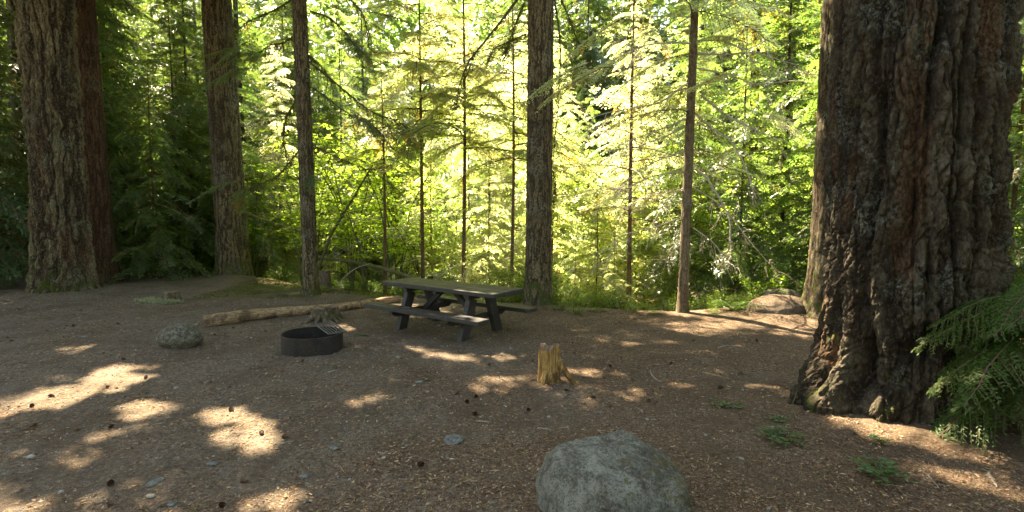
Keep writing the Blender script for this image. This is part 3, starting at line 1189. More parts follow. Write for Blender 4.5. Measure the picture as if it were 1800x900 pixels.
mo.build('moss', M['mossleaf'], root, bl)
pl = []
for px, py, az, L in ((690, 225, -.3, 1.0), (650, 215, -.5, .9), (700, 280, -.2, .8), (440, 110, 3.4, 1.1), (420, 75, 3.0, 1.2), (430, 330, 3.3, .9), (600, 60, -.2, 1.2), (640, 120, -.6, 1.0), (640, 30, 0, 1.2), (680, 290, .2, .9), (560, 300, -.4, .9), (470, 90, 3.6, 1.0), (610, 200, -.9, 1.0)):
    for _ in range(2):
        pl.append((at(px + r.normal(0, 10), py + r.normal(0, 8), Y3 + r.normal(0, .3)), az + r.normal(0, .5), R(r.uniform(-30, 0)), L * r.uniform(.7, 1.1), r.uniform(.2, .5), r.normal(0, .3), 1.0))
crown_mesh(r, pl, TPL, [M['darkleaf'], M['mosstwig']], 'boughs', root, bl)

mb, mo = MB(), MB()
Ym = 10.75
for pix, rr, sb, sL in (([(925, -25), (895, 20), (850, 75), (822, 110), (806, 155), (800, 195)], .028, 12, .5), ([(975, 0), (984, 60), (985, 120), (980, 200), (974, 262)], .018, 10, .35), ([(978, -20), (1000, 30), (1012, 62), (1024, 95)], .018, 10, .4),
                        ([(922, 5), (905, 45), (893, 80), (888, 100)], .02, 8, .4), ([(925, 60), (900, 70), (868, 85), (855, 112)], .014, 8, .4), ([(972, 300), (976, 330), (972, 370)], .008, 4, .2)):
    limb(mb, pix, Ym, rr, r, sb, 0, mo, sL)
root, bl = BIG['mid'][:2]
mb.build('branches', M['mosstwig'], root, bl)
mo.build('moss', M['mossleaf'], root, bl)

mb = MB()
Yr = 9.75
for pix, rr, sb in (([(1222, 30), (1170, 28), (1110, 32)], .012, 9), ([(1222, 77), (1180, 74), (1130, 80), (1090, 98)], .014, 10), ([(1221, 72), (1270, 70), (1310, 90), (1350, 70)], .014, 9),
                    ([(1221, 95), (1270, 96), (1330, 92), (1380, 110)], .014, 9), ([(1232, 167), (1277, 203), (1330, 230), (1385, 250)], .017, 7), ([(1223, 200), (1253, 227), (1278, 266)], .014, 3),
                    ([(1207, 208), (1160, 228), (1110, 245), (1050, 275)], .012, 8), ([(1207, 222), (1165, 242), (1110, 262)], .011, 6), ([(1210, 145), (1160, 182), (1100, 192), (1040, 205)], .014, 10),
                    ([(1205, 265), (1165, 278), (1120, 300), (1080, 340)], .012, 9), ([(1226, 300), (1241, 309), (1264, 347), (1283, 381), (1284, 422)], .02, 4), ([(1203, 330), (1170, 350), (1150, 390), (1135, 440)], .010, 6),
                    ([(1224, 215), (1280, 240), (1310, 290), (1330, 350)], .012, 8), ([(1220, 330), (1270, 360), (1330, 440), (1370, 480)], .010, 8), ([(1225, 120), (1280, 130), (1330, 150), (1400, 140)], .012, 9),
                    ([(1203, 380), (1150, 400), (1100, 410), (1040, 450)], .010, 10), ([(1205, 300), (1140, 310), (1070, 350), (1010, 380)], .012, 12), ([(1222, 50), (1190, 60), (1140, 62)], .01, 6),
                    ([(1212, 180), (1180, 200), (1165, 235)], .008, 4), ([(1200, 420), (1175, 440), (1165, 480)], .007, 4), ([(1218, 400), (1260, 430), (1290, 500)], .008, 6)):
    limb(mb, pix, Yr, rr * 1.25, r, sb, 0, None, .55, Yr + r.uniform(-.7, .5))
root, bl = BIG['right'][:2]
mb.build('branches', M['dead'], root, bl)
pl = []
for k in range(34):
    z = r.uniform(3.6, 14.6) if k > 12 else r.uniform(3.2, 6.5)
    az = k * 2.4
    pl.append((bl + np.array([BIG['right'][2] * z, 0, z]), az, R(r.uniform(-10, 10)), r.uniform(1.2, 2.2) * (1.15 - z / 18), r.uniform(.2, .5), r.normal(0, .2), 1.1))
for px, py in ((1230, 300), (1260, 290), (1200, 330), (1340, 200), (1380, 120), (1100, 30), (1120, 90), (1080, 120), (1050, 110), (1160, 50)):
    pl.append((at(px, py, Yr + r.normal(0, .3)), r.uniform(-.6, .6) + (3.1 if px < 1220 else 0), R(-10), r.uniform(.8, 1.4), .35, r.normal(0, .3), 1.0))
crown_mesh(r, pl, TPL, [M['cedarleaf'], M['twig']], 'crown', root, bl, world=(0, 0, 0))

# ------------------------------------------------------------------ thin reddish saplings at the edge, each with its own crown
SAP = [(743, 488, 14.0, .06, 'thin reddish sapling trunk left of the three behind the picnic table', 4.8, 2.8, 11, 'cedarleaf'),
       (813, 492, 13.8, .06, 'thin reddish sapling with bare pale branches behind the middle of the picnic table', 4.4, 2.9, 12, 'cedarleaf'),
       (897, 500, 13.2, .05, 'thin sapling just left of the rough barked trunk behind the table', 4.0, 2.4, 10, 'cedarleaf'),
       (1106, 512, 12.4, .065, 'young cedar with yellowing sprays between the rough trunk and the slender bare branched tree', 2.6, 2.6, 9.5, 'cedarleaf'),
       (676, 500, 13.6, .05, 'very thin dark sapling stem behind the left end of the picnic table', 4.2, 1.1, 6.5, 'maple')]
SPOT = []
for i, (px, py, Y, r0, lab, zl, Lb, Ht, lm) in enumerate(SAP):
    p = at(px, py, Y)
    t = conifer(200 + i, Ht, r0, zl if i != 4 else 3.4, Lb, 42 if i != 4 else 30, 34 if i in (1, 2) else 14, TPL, 'cedarleaf' if i != 4 else 'midleaf', 'sap', 'sapling_tree', (.2, .5), (-10, 15), deadL=1.2, world=(p[0], Y, hz(p[0], Y)) if i in (1, 2, 3) else None)
    z = hz(p[0], Y)
    t.location = (p[0], Y, z)
    tag(t, lab, 'tree')
    SPOT.append((p[0], Y))

# ------------------------------------------------------------------ background trees: a few kinds, copied
kinds = []
for i, (Ht, r0, zl, Lb, nb, lm, bm) in enumerate(((11, .045, 1.0, 2.8, 90, 'cedarleaf', 'sap'), (9, .05, .6, 2.2, 80, 'midleaf', 'sap'), (13, .06, 1.2, 2.7, 100, 'midleaf', 'hem'),
                                                 (20, .11, 1.5, 3.2, 150, 'darkleaf', 'hem'), (17, .10, .8, 3.4, 130, 'darkleaf', 'cedar'), (6, .035, .3, 1.7, 54, 'cedarleaf', 'sap'))):
    t = conifer(300 + i, Ht, r0, zl, Lb, nb, 8 if i < 3 else 10, TPL_M, lm, bm, 'conifer_tree', (.3, .7), (-12, 18), deadL=1.0)
    kinds.append(t)
KL = ['bushy yellow green young cedar growing in the sunlit thicket beyond the clearing', 'small mid green conifer growing in the thicket beyond the clearing',
      'tall mid green conifer growing in the forest beyond the clearing', 'tall dark evergreen with drooping boughs in the deep forest', 'dense dark cedar with low sweeping boughs in the shady forest',
      'short yellow green sapling growing at the edge of the sunlit thicket']
used = [False] * 6


KN = ['bushy yellow green young cedar', 'small mid green conifer', 'tall mid green conifer', 'tall dark evergreen', 'dense dark cedar', 'short yellow green sapling']


def zone(x, y):
    if y < 4:
        return 'added out of view on the near side to block sky light'
    px_ = 900 + 900 * x / y
    far = 'far back ' if y > 38 else ('deeper ' if y > 24 else 'close ')
    if px_ < 150:
        w_ = 'behind the very thick left fir'
    elif px_ < 360:
        w_ = 'between the thick left fir and the tall brown trunk'
    elif px_ < 530:
        w_ = 'between the tall brown trunk and the slim mossy conifer'
    elif px_ < 720:
        w_ = 'beyond the maples left of the table'
    elif px_ < 940:
        w_ = 'beyond the thin saplings behind the table'
    elif px_ < 1200:
        w_ = 'between the rough trunk and the slender bare branched tree'
    elif px_ < 1440:
        w_ = 'between the slender tree and the huge fir'
    else:
        w_ = 'behind the huge fir'
    return far + w_


def tree_at(k, x, y, rz, s):
    z = hz(x, y) - .05
    zn = zone(x, y)
    lab, grp = KN[k] + ' ' + zn, KN[k] + 's ' + zn
    if not used[k]:
        used[k] = True
        t = kinds[k]
        t.location = (x, y, z)
        t.rotation_euler = (0, 0, rz)
        t.scale = (s, s, s)
        tag(t, lab, 'tree', grp)
    else:
        t = copy_tree(kinds[k], (x, y, z), rz, s, lab, grp)
    return t


r = np.random.default_rng(77)
# dark cedars on the left, bright thicket in the middle, mid green on the right
MAN = []
for x, y, k, s in ((-17, 22, 3, 1), (-20.5, 20, 3, 1), (-15, 25, 3, 1.05), (-22, 26, 4, 1.2), (-13.8, 21.5, 4, .85), (-18.5, 17, 4, .9), (-10.1, 14.6, 1, .75), (-10.9, 16.8, 2, .8), (-12.2, 15.4, 2, .75), (-9.6, 17.6, 2, .8), (-9.0, 20, 0, .9), (-13.5, 17, 4, .9), (-11.4, 18.4, 4, .75), (-15.5, 14.5, 3, .9), (-17, 18, 4, 1), (-13.2, 12.8, 4, .62), (-15.2, 11.3, 3, .7),
                   (5.6, 12.6, 2, .7), (6.9, 11.6, 1, .9), (4.6, 13.8, 1, 1.0), (8.5, 12.2, 2, .9), (7.6, 14.5, 4, .7), (10.5, 13, 3, .7), (12.5, 11, 2, 1), (9.3, 9.6, 1, .95), (11.3, 8.2, 2, .8),
                   (2.3, 14.2, 0, .8), (1.2, 15.5, 0, .8), (-.8, 16, 5, 1.2), (-2.4, 15.6, 5, 1.1), (3.6, 15.8, 0, .9), (-1.6, 18.8, 1, .9), (1.0, 19.4, 1, .9), (5.8, 16.2, 2, .8), (1.6, 12.9, 5, .9), (2.4, 12.0, 5, .6), (-.6, 13.6, 5, .8)):
    MAN.append((x, y, k, s))


def shades(x, y, h):
    for t_ in np.linspace(4.5, h, 8):
        sx_, sy_ = x - S[0] / S[2] * (t_ - 4), y - S[1] / S[2] * (t_ - 4)
        if -7 < sx_ < 5 and 13 < sy_ < 17.5 and t_ > 5.5:
            return True
    return False


HTS = [11, 9, 13, 20, 17, 6]


def blocks(x, y, h):
    u2 = S[:2] / np.hypot(*S[:2])
    for c, A, kp in PATCH:
        if kp >= .45:
            continue
        d = np.array([x, y]) - c[:2]
        al = d @ u2
        if al < 0:
            continue
        z_ = al * math.tan(SUN_EL)
        if z_ < h and abs(d[0] * u2[1] - d[1] * u2[0]) < .6 + 3.0 * (1 - z_ / h):
            return True
    return False


for x, y, k, s in MAN:
    if x > -3 and blocks(x, y, HTS[k] * s):
        k, s = 5, .8
        if blocks(x, y, 4.8):
            s = .45
    tree_at(k, x, y, r.uniform(0, 6.28), s)
placed = [(t.location.x, t.location.y) for t in bpy.data.objects if t.parent is None and t.name.startswith('conifer_tree')]
tries = 0
while len(placed) < 235 and tries < 9000:
    tries += 1
    y = 17 + 43 * r.random() ** 1.2
    x = r.uniform(-1.15, 1.15) * y
    if min(np.hypot(x - a, y - b) for a, b in placed) < 1.7 + (y - 16) * .03:
        continue
    u = x / y
    if shades(x, y, 13):
        k, s = r.choice([1, 5, 0] if not shades(x, y, 9) else [5, 1]), r.uniform(.75, 1.0)
        if shades(x, y, 7) and r.random() < .5:
            continue
    elif u < -.28:
        k = r.choice([2, 3, 4, 4])
        s = r.uniform(.8, 1.15)
    elif u < .28:
        # the creek: lower growth near, so that sunlight reaches the thicket
        if y < 24:
            k, s = r.choice([0, 0, 1, 5]), r.uniform(.8, 1.1)
        elif y < 36:
            k, s = r.choice([0, 0, 1]), r.uniform(.9, 1.3)
        else:
            k, s = r.choice([2, 2, 3]), r.uniform(.9, 1.2)
    else:
        k = r.choice([1, 2, 2, 4, 0])
        s = r.uniform(.8, 1.1)
    if y > 38:
        k, s = r.choice([2, 3, 3, 4]), r.uniform(1.15, 1.5) * (1 if abs(u + .13) > .12 else .8)
    if blocks(x, y, HTS[int(k)] * s):
        k, s = 1, .9
        if blocks(x, y, 8):
            k, s = 5, 1.0
            if blocks(x, y, 6):
                continue
    placed.append((x, y))
    tree_at(int(k), x, y, r.uniform(0, 6.28), s)

for x, y, k, s in ((-6, -6, 3, 1), (-1.5, -8, 3, 1.1), (3.5, -6.5, 4, 1), (8.5, -5, 3, 1), (-11, -3, 4, 1.1), (13, -1, 4, 1), (-15.5, 3, 3, 1), (10.5, 3.5, 3, 1), (0, -12, 3, 1.3), (-8, -11, 4, 1.2), (8, -11, 4, 1.3)):  # unseen trees added to block low sky light and deepen the shade
    tree_at(k, x, y, r.uniform(0, 6.28), s)
# bare tall trunks among them
for i, (px, Y, r0, lab) in enumerate((
                                      (1328, 15, .16, 'thin brown trunk in the right hand thicket nearest the slender bare branched tree'), (1376, 16, .2, 'dark trunk in the right hand thicket close beside the huge fir'),
                                      (428, 24, .2, 'pale distant trunk just right of the tall brown trunk'), (30, 17, .22, 'dark trunk at the far left behind the very thick fir'))):
    p = at(px, 300, Y)
    Ht = 20
    root = empty('conifer_tree', (p[0], Y, hz(p[0], Y)))
    trunk('trunk', M['hem'], root, None, line_path(r.normal(0, .3), 0, Ht), lambda z, r0=r0: r0 * np.clip(1 - z / 26, .1, 1), np.concatenate([np.arange(-.4, 10, .12), np.arange(10, 20.1, .6)]), 28, (.05, .2, .012), (.3, .3, 4), 0, 400 + i)
    mbd = MB()
    for k in range(18):
        z = r.uniform(1.5, 12)
        az = r.uniform(0, 6.28)
        bare_branch(mbd, r, (0, 0, z), (math.cos(az), math.sin(az), .05), r.uniform(.4, 1.3), .012, .25, 0, 4, 3)
    mbd.build('dead_branches', M['mosstwig'], root)
    pls = [(np.array([0, 0, z]), r.uniform(0, 6.28), 0.0, r.uniform(1.2, 2.4), .3, r.normal(0, .2), 1.1) for z in r.uniform(7, 20, 40)]
    crown_mesh(r, pls, TPL_C, [M['midleaf'], M['twig']], 'crown', root)
    tag(root, lab, 'tree')


# ------------------------------------------------------------------ vine maples
def palmate(P, D, nrm, L):
    """a lobed leaf: three kites fanned in the leaf plane"""
    out = []
    for a, s in ((0, 1.0), (R(52), .8), (-R(52), .8)):
        Sv = unit(np.cross(nrm, D))
        d = D * math.cos(a) + Sv * math.sin(a)
        sv = unit(np.cross(nrm, d))
        out.append(kites(P, d, sv, L * s, L * .5 * s))
    return np.concatenate(out)


def vine_maple(seed, Ht=4.5, stems=5, spread=2.0, n=70, leaf=.085, leafm='maple', z0=.3, name='vine_maple'):
    r = np.random.default_rng(seed)
    root = empty(name, (0, 0, 0))
    sm, lf = MB(), MB()
    for s in range(stems):
        az = r.uniform(0, 6.28)
        h = Ht * r.uniform(.6, 1.05)
        sp = spread * r.uniform(.4, 1.0)
        t = np.linspace(0, 1, 12)
        pts = np.stack([math.cos(az) * sp * t ** 1.7, math.sin(az) * sp * t ** 1.7, h * np.sin(t * 1.45)], 1) + np.cumsum(r.normal(0, .03, (12, 3)), 0) * np.array([1, 1, .3])
        sm.tube(pts, .022 * (1 - .75 * t) + .003, 5, cap=False)
        for k in range(n // stems):
            u = r.uniform(z0, 1)
            b = np.array([np.interp(u, t, pts[:, c]) for c in range(3)])
            a2 = r.uniform(0, 6.28)
            L = r.uniform(.5, 1.3) * (1.1 - .4 * u)
            d = np.array([math.cos(a2), math.sin(a2), r.uniform(-.05, .2)])
            t6 = np.linspace(0, 1, 6)
            q = b + d * (L * t6)[:, None] + r.normal(0, .02, (6, 3))
            q[:, 2] -= .12 * L * t6 ** 2
            sm.tube(q, .006 * (1 - .7 * t6) + .001, 3, cap=False)
            m = int(26 * L) + 6
            uu = r.uniform(.15, 1.05, m)
            side = r.choice([-1, 1], m)
            perp = np.array([-d[1], d[0], 0])
            P = b + d * (L * uu)[:, None] + perp * (side * r.uniform(.02, .22, m) * (1.2 - uu * .5))[:, None]
            P[:, 2] += -.12 * L * uu ** 2 + r.normal(0, .025, m)
            D = unit(perp * side[:, None] + d * .7 + r.normal(0, .3, (m, 3)) + np.array([0, 0, -.2]))
            nr = unit(np.array([0, 0, 1.0]) + r.normal(0, .3, (m, 3)))
            D = unit(D - nr * (D * nr).sum(1)[:, None])
            tn = np.clip(r.random(m) * .6 + r.random() * .4, 0, .95)
            lf.quads(palmate(P, D, nr, leaf * r.uniform(.6, 1.15, m)), 0, np.tile(tn, 3))
    sm.build('stem', M['mosstwig'], root)
    lf.build('crown', M[leafm], root)
    return root


vm = [vine_maple(500 + k, Ht, st, sp, n) for k, (Ht, st, sp, n) in enumerate(((4.6, 5, 2.0, 95), (3.4, 4, 1.6, 70), (5.6, 6, 2.4, 130)))]
vused = [False] * 3
for x, y, k, s in ((-5.9, 15.0, 0, 1.0), (-4.6, 14.6, 2, .9), (-3.4, 14.8, 0, .9), (-6.6, 17.2, 2, 1), (-5.2, 17.6, 2, 1.1), (-3.6, 17.0, 2, 1.0), (-4.3, 19.5, 2, 1.2), (-6.4, 20.5, 2, 1.2), (-2.6, 14.9, 1, .9), (-7.3, 19.2, 0, 1.1),
                   (-8.8, 17.4, 0, .9), (-11, 19.5, 2, 1.1), (-1.9, 16.6, 1, 1.0), (-13, 21, 2, 1.1), (3.0, 17, 2, 1), (7.2, 17.5, 2, 1), (9.6, 15.5, 0, 1), (-5.6, 13.6, 1, .7), (-3.9, 13.7, 1, .7)):
    loc = (x, y, hz(x, y) - .03)
    rz = r.uniform(0, 6.28)
    lab = ['light green vine maple spreading leafy layers behind the slim mossy tree', 'low bright green vine maple at the edge of the shady bank', 'tall vine maple with bright backlit leaves in the leafy thicket'][k]
    grp = ['medium vine maples', 'low vine maples', 'tall vine maples'][k]
    if not vused[k]:
        vused[k] = True
        o = vm[k]
        o.location = loc
        o.rotation_euler = (0, 0, rz)
        o.scale = (s, s, s)
        tag(o, lab, 'tree', grp)
    else:
        copy_tree(vm[k], loc, rz, s)


# ------------------------------------------------------------------ understorey shrubs and ferns along the edge
def shrub(seed, Rr=.6, Ht=.6, n=1500, leaf=.045, leafm='shrubleaf'):
    r = np.random.default_rng(seed)
    root = empty('shrub', (0, 0, 0))
    sm, lf = MB(), MB()
    ns = 26
    per = n // ns
    for s in range(ns):
        az, sp = r.uniform(0, 6.28), Rr * r.uniform(.15, 1)
        h = Ht * r.uniform(.5, 1.1) * (1.15 - .5 * sp / Rr)
        t = np.linspace(0, 1, 6)
        b0 = np.array([math.cos(az), math.sin(az), 0]) * sp * .45
        pts = b0 + np.stack([math.cos(az) * sp * .6 * t, math.sin(az) * sp * .6 * t, h * np.sin(t * 1.5)], 1) + r.normal(0, .02, (6, 3)) * t[:, None]
        sm.tube(pts, .005 * (1 - .7 * t) + .001, 3, cap=False)
        u = r.uniform(.25, 1.02, per)
        P = np.stack([np.interp(u, t, pts[:, c]) for c in range(3)], 1) + r.normal(0, .05, (per, 3))
        D = unit(r.normal(0, 1, (per, 3)) * np.array([1, 1, .35]))
        nr = unit(np.array([0, 0, 1.0]) + r.normal(0, .35, (per, 3)))
        Sd = unit(np.cross(nr, D))
        lf.quads(kites(P, D, Sd, leaf * r.uniform(.6, 1.2, per), leaf * .55), 0, np.clip(r.random(per) * .7 + r.random() * .3, 0, .95))
    sm.build('stem', M['twig'], root)
    lf.build('foliage', M[leafm], root)
    return root


def fern(seed, n=12, L=.7, leafm='fern'):
    r = np.random.default_rng(seed)
    root = empty('fern', (0, 0, 0))
    lf = MB()
    for k in range(n):
        az = k * 2 * math.pi / n + r.normal(0, .25)
        l = L * r.uniform(.7, 1.1)
        m = 26
        t = np.linspace(.08, 1, m)
        rise = R(r.uniform(35, 65))
        d = np.array([math.cos(az), math.sin(az), 0])
        pts = d * (l * t * math.cos(rise) + l * .25 * t ** 2)[:, None]
        pts[:, 2] = l * math.sin(rise) * (t - .62 * t ** 2.2)
        lf.tube(pts, .003, 3, 0, .2, cap=False)
        pr = np.array([-d[1], d[0], 0])
        wl = .11 * L / .7 * np.sin(np.clip(t * .95 + .08, 0, 1) * 3.14) ** .6 + .01
        for sd in (-1, 1):
            D = unit(pr * sd + d * .25 + r.normal(0, .07, (m, 3)) + np.array([0, 0, -.12]))
            Sd = unit(np.cross(unit(np.array([0, 0, 1.0]) + d * .2 + r.normal(0, .15, (m, 3))), D))
            lf.quads(kites(pts, D, Sd, wl, .024 * L / .7), 0, np.clip(r.random(m) * .5 + .2, 0, .95))
    lf.build('fronds', M[leafm], root)
    return root


def palette_place(protos, spots, labels, groups, cats):
    first = [True] * len(protos)
    for x, y, k, s in spots:
        loc = (x, y, hz(x, y) - .02)
        rz = r.uniform(0, 6.28)
        if first[k]:
            first[k] = False
            o = protos[k]
            o.location = loc
            o.rotation_euler = (0, 0, rz)
            o.scale = (s, s, s)
            tag(o, labels[k], cats[k], groups[k])
        else:
            copy_tree(protos[k], loc, rz, s)


protos = [shrub(600, .6, .55, 1500, .05), shrub(601, .45, .35, 1200, .038), shrub(602, .8, 1.0, 2600, .06), fern(603), fern(604, 9, .5)]
spots = []
for x in np.arange(-19, 14, .42):
    e = float(edge_y(x))
    for _ in range(3):
        yy = e + r.uniform(.25, 3.2) + (.9 if -7 < x < -3 else 0)
        spots.append((x + r.normal(0, .3), yy, int(r.choice([0, 1, 1, 2, 3])) if yy > e + 1.0 else int(r.choice([1, 1, 4])), r.uniform(.7, 1.2) * (1 if yy > e + .8 else .62)))
for px, py, k, s in ((925, 520, 0, .55), (905, 525, 1, .6), (1010, 552, 1, .5), (1050, 548, 4, .6), (1110, 548, 1, .5), (1150, 552, 4, .5), (1255, 552, 1, .4), (1290, 545, 3, .8), (1330, 530, 3, .9), (560, 512, 1, .5), (610, 510, 1, .6), (660, 508, 0, .5),
                     (1395, 528, 1, .5), (985, 545, 1, .55), (1175, 548, 1, .5)):
    p = g(px, py)
    spots.append((p[0], p[1], k, s))
spots = [s for s in spots if np.hypot(s[0] - BIG['mid'][1][0], s[1] - BIG['mid'][1][1]) > .45 and np.hypot(s[0] - 3.28, s[1] - 9.75) > .4 and np.hypot(s[0] - 5.4, s[1] - 9) > .7 and np.hypot(s[0] + 8.45, s[1] - 15.5) > 1.0]
palette_place(protos, spots, ['leafy green shrub growing along the back edge of the clearing', 'low small leaved green plant at the edge of the needle covered ground', 'tall leafy shrub filling the thicket behind the clearing',
                              'arching green fern growing in the thicket', 'small green fern at the edge of the clearing'],
              ['edge shrubs', 'low edge plants', 'tall thicket shrubs', 'thicket ferns', 'small edge ferns'], ['shrub', 'plant', 'shrub', 'fern', 'fern'])

# far forest, too many to count: leaf clumps hung on the rising slope behind
r = np.random.default_rng(91)
mb = MB()
n = 60000
yy = r.uniform(46, 64, n)
xx = r.uniform(-1.3, 1.3, n) * yy
col_h = 17 + 10 * np.clip(np.abs(xx / yy + .13) * 4, 0, 1) + 9 * vn(np.stack([xx * .13, yy * .13, 0 * xx], 1), 4)
zz = H(xx, yy) + r.random(n) ** .8 * col_h
P = np.stack([xx, yy, zz], 1)
D = unit(np.stack([r.normal(0, 1, n), r.normal(0, 1, n), -np.abs(r.normal(.5, .4, n))], 1))
Sd = unit(np.cross(D, r.normal(0, 1, (n, 3))))
mb.quads(kites(P, D, Sd, r.uniform(.6, 1.5, n), r.uniform(.3, .6, n)), 0, r.random(n) * .95)
o = mb.build('far_forest', M['midleaf'])
tag(o, 'hazy green mass of distant forest beyond the thicket', 'forest', None, 'stuff')

#@@OBJECTS
# ================================================================== OBJECTS
def Hd(x, y):
    x = np.asarray(x, float)
    y = np.asarray(y, float)
    P = np.stack([x.ravel(), y.ravel(), np.zeros(x.size)], 1)
    return H(x, y) + (fbm(P * 9, 3, 21) * .010).reshape(x.shape)


def hd(x, y):
    return float(Hd(np.array([x]), np.array([y]))[0])


# ---- picnic table
TX, TY, TA = -1.03, 8.25, -0.638
tz = hz(TX, TY) - 0.005
te = np.array([math.cos(TA), math.sin(TA), 0])
tn = np.array([-math.sin(TA), math.cos(TA), 0])
up = np.array([0, 0, 1.0])
T0 = np.array([TX, TY, tz])
tab = empty('picnic_table', T0)
tag(tab, 'dark weathered wooden picnic table with two attached benches standing on the dirt', 'picnic table')
LT = 2.465


def tp(a, b, z):
    return te * a + tn * b + up * z


def tbox(name, c, hx, hy, hzz, ex=None, ey=None, ezz=None, bev=.006):
    ex = te if ex is None else ex
    ey = tn if ey is None else ey
    ezz = up if ezz is None else ezz
    return MB().box(c, ex * hx, ey * hy, ezz * hzz, bev=bev).build(name, M['table'], tab)


for k, b in enumerate((-.239, 0.0, .239)):
    tbox('top_plank', tp(.004 * (k - 1), b, .717 + .001 * k), LT / 2, .1165, .033)
for sgn in (-1, 1):
    tbox('bench', tp(-.02 if sgn < 0 else 0, sgn * (.467 + .125), .381), LT / 2 + .02, .125, .031)
for a in (-.68, .68):
    sa = 1 if a > 0 else -1
    tbox('top_cleat', tp(a - sa * .0, 0, .647), .042, .33, .034)
    # bench bearer with chamfered ends
    mbb = MB()
    zt_, zb_ = .347, .255
    prof = [(-.70, zt_), (-.70, zt_ - .03), (-.60, zb_), (.60, zb_), (.70, zt_ - .03), (.70, zt_)]
    for sx in (-1, 1):
        mbb.add([tp(a + .075 * sa * -1 + sx * .036, b_, z_) for b_, z_ in prof], Q=[[0, 1, 2, 5][::sx], [2, 3, 4, 5][::sx]])
    A_ = [tp(a - .075 * sa - .036, b_, z_) for b_, z_ in prof]
    B_ = [tp(a - .075 * sa + .036, b_, z_) for b_, z_ in prof]
    mbb.add(A_ + B_, Q=[[i, (i + 1) % 6, 6 + (i + 1) % 6, 6 + i] for i in range(6)])
    mbb.build('bench_bearer', M['table'], tab)
    for sgn in (-1, 1):
        p1 = tp(a, sgn * .215, .612)
        p0 = tp(a, sgn * .43, -.03)
        d = p1 - p0
        l = np.linalg.norm(d) / 2
        d = d / np.linalg.norm(d)
        yv = np.cross(d, te)
        tbox('leg', (p0 + p1) / 2, .045, .084, l, te, yv, d)
    # diagonal brace to the middle of the top
    p0 = tp(a - sa * .115, 0, .30)
    p1 = tp(sa * .12, 0, .665)
    d = p1 - p0
    l = np.linalg.norm(d) / 2
    d = d / np.linalg.norm(d)
    tbox('brace', (p0 + p1) / 2, l, .034, .042, d, tn, np.cross(d, tn))
tbox('top_cleat', tp(0, 0, .660), .040, .33, .022)

# ---- fire ring with grate
rl, rr_ = g(497, 617), g(600, 612)
rcx = np.array([(rl[0] + rr_[0]) / 2, 7.02, 0])
rcx[2] = hz(rcx[0], rcx[1])
ringR, ringH = .405, .235
fire = empty('fire_ring', rcx)
tag(fire, 'round dark steel fire ring with a flip over cooking grate on the dirt', 'fire ring')
n = 72
th = np.linspace(0, 2 * np.pi, n, endpoint=False)
prof = [(ringR, -.04), (ringR, .04), (ringR, .075), (ringR, .12), (ringR, ringH - .012), (ringR + .006, ringH - .006), (ringR + .004, ringH), (ringR - .010, ringH), (ringR - .012, ringH - .008), (ringR - .010, ringH - .02), (ringR - .009, .12), (ringR - .009, -.04)]
Pg = np.array([[(rr2 * (1 + .004 * math.sin(3 * t + .5)) * math.cos(t), rr2 * (1 - .004 * math.sin(2 * t)) * math.sin(t), zz2 + .006 * math.cos(t + 2.6)) for t in th] for rr2, zz2 in prof])
mb = MB()
k = len(prof)
for i in range(k - 1):
    for j in range(n):
        ang = th[j]
        hole = (i == 1) and abs(((ang - R(262)) + np.pi) % (2 * np.pi) - np.pi) < R(4.2)
        if hole:
            continue
        jn = (j + 1) % n
        mb.add([Pg[i, j], Pg[i, jn], Pg[i + 1, jn], Pg[i + 1, j]], Q=[[0, 1, 2, 3]])
mb.build('ring_wall', M['ring'], fire)
# ash bed inside
rr2 = np.linspace(0.001, ringR - .012, 14)
Pa = np.array([[(q * math.cos(t), q * math.sin(t), .045) for t in th] for q in rr2])
Pa[..., 2] += .02 * fbm(Pa.reshape(-1, 3) * 9, 3, 5).reshape(Pa.shape[:2]) - .02 * (1 - rr2 / ringR)[:, None]
mash = NT('ash_and_char')
va = mash.coord()
M['ash'] = mash.done(mash.princ(mash.ramp(mash.noise(va, 40, 5, .8), [(.35, (.02, .018, .017)), (.55, (.08, .07, .062)), (.75, (.24, .22, .2))]), .95, mash.bump(mash.noise(va, 60, 4), .8, .01)))
MB().grid(Pa, wrap=True).build('ash_bed', M['ash'], fire, smooth=True)
gr = empty('grate', (0, 0, 0))
gr.parent = fire
zg_ = rcx[2] + ringH + .012
gc = [flat(px, py, zg_) - rcx for px, py in ((554.5, 570.8), (582.5, 567.0), (609.5, 585.0), (577.8, 587.4))]
gc = [np.array([q[0], q[1] - (.03 if i_ in (1, 2) else 0), ringH + (.04 if i_ in (1, 2) else .012)]) for i_, q in enumerate(gc)]
mb = MB()
cl = gc + gc[:1]
for a, b in zip(cl[:-1], cl[1:]):
    mb.tube(np.stack([a, b]), .011, 6)
mb.build('grate_frame', M['grate'], gr)
for q in np.linspace(.17, .83, 5):
    a = gc[0] + (gc[1] - gc[0]) * q
    b = gc[3] + (gc[2] - gc[3]) * q
    o_ = MB().tube(np.stack([a, (a + b) / 2 + np.array([0, 0, -.002]), b]), .006, 5, cap=False).build('grate_bar', M['grate'], gr)
mid_ = (gc[1] + gc[2]) / 2
o_ = MB().tube(np.stack([mid_ + np.array([-.03, 0, 0]), np.array([mid_[0] * .98, mid_[1] * .8, ringH - .05]), np.array([mid_[0] * .97, mid_[1] * .8, ringH - .11])]), .009, 6).build('grate_bracket', M['grate'], gr)


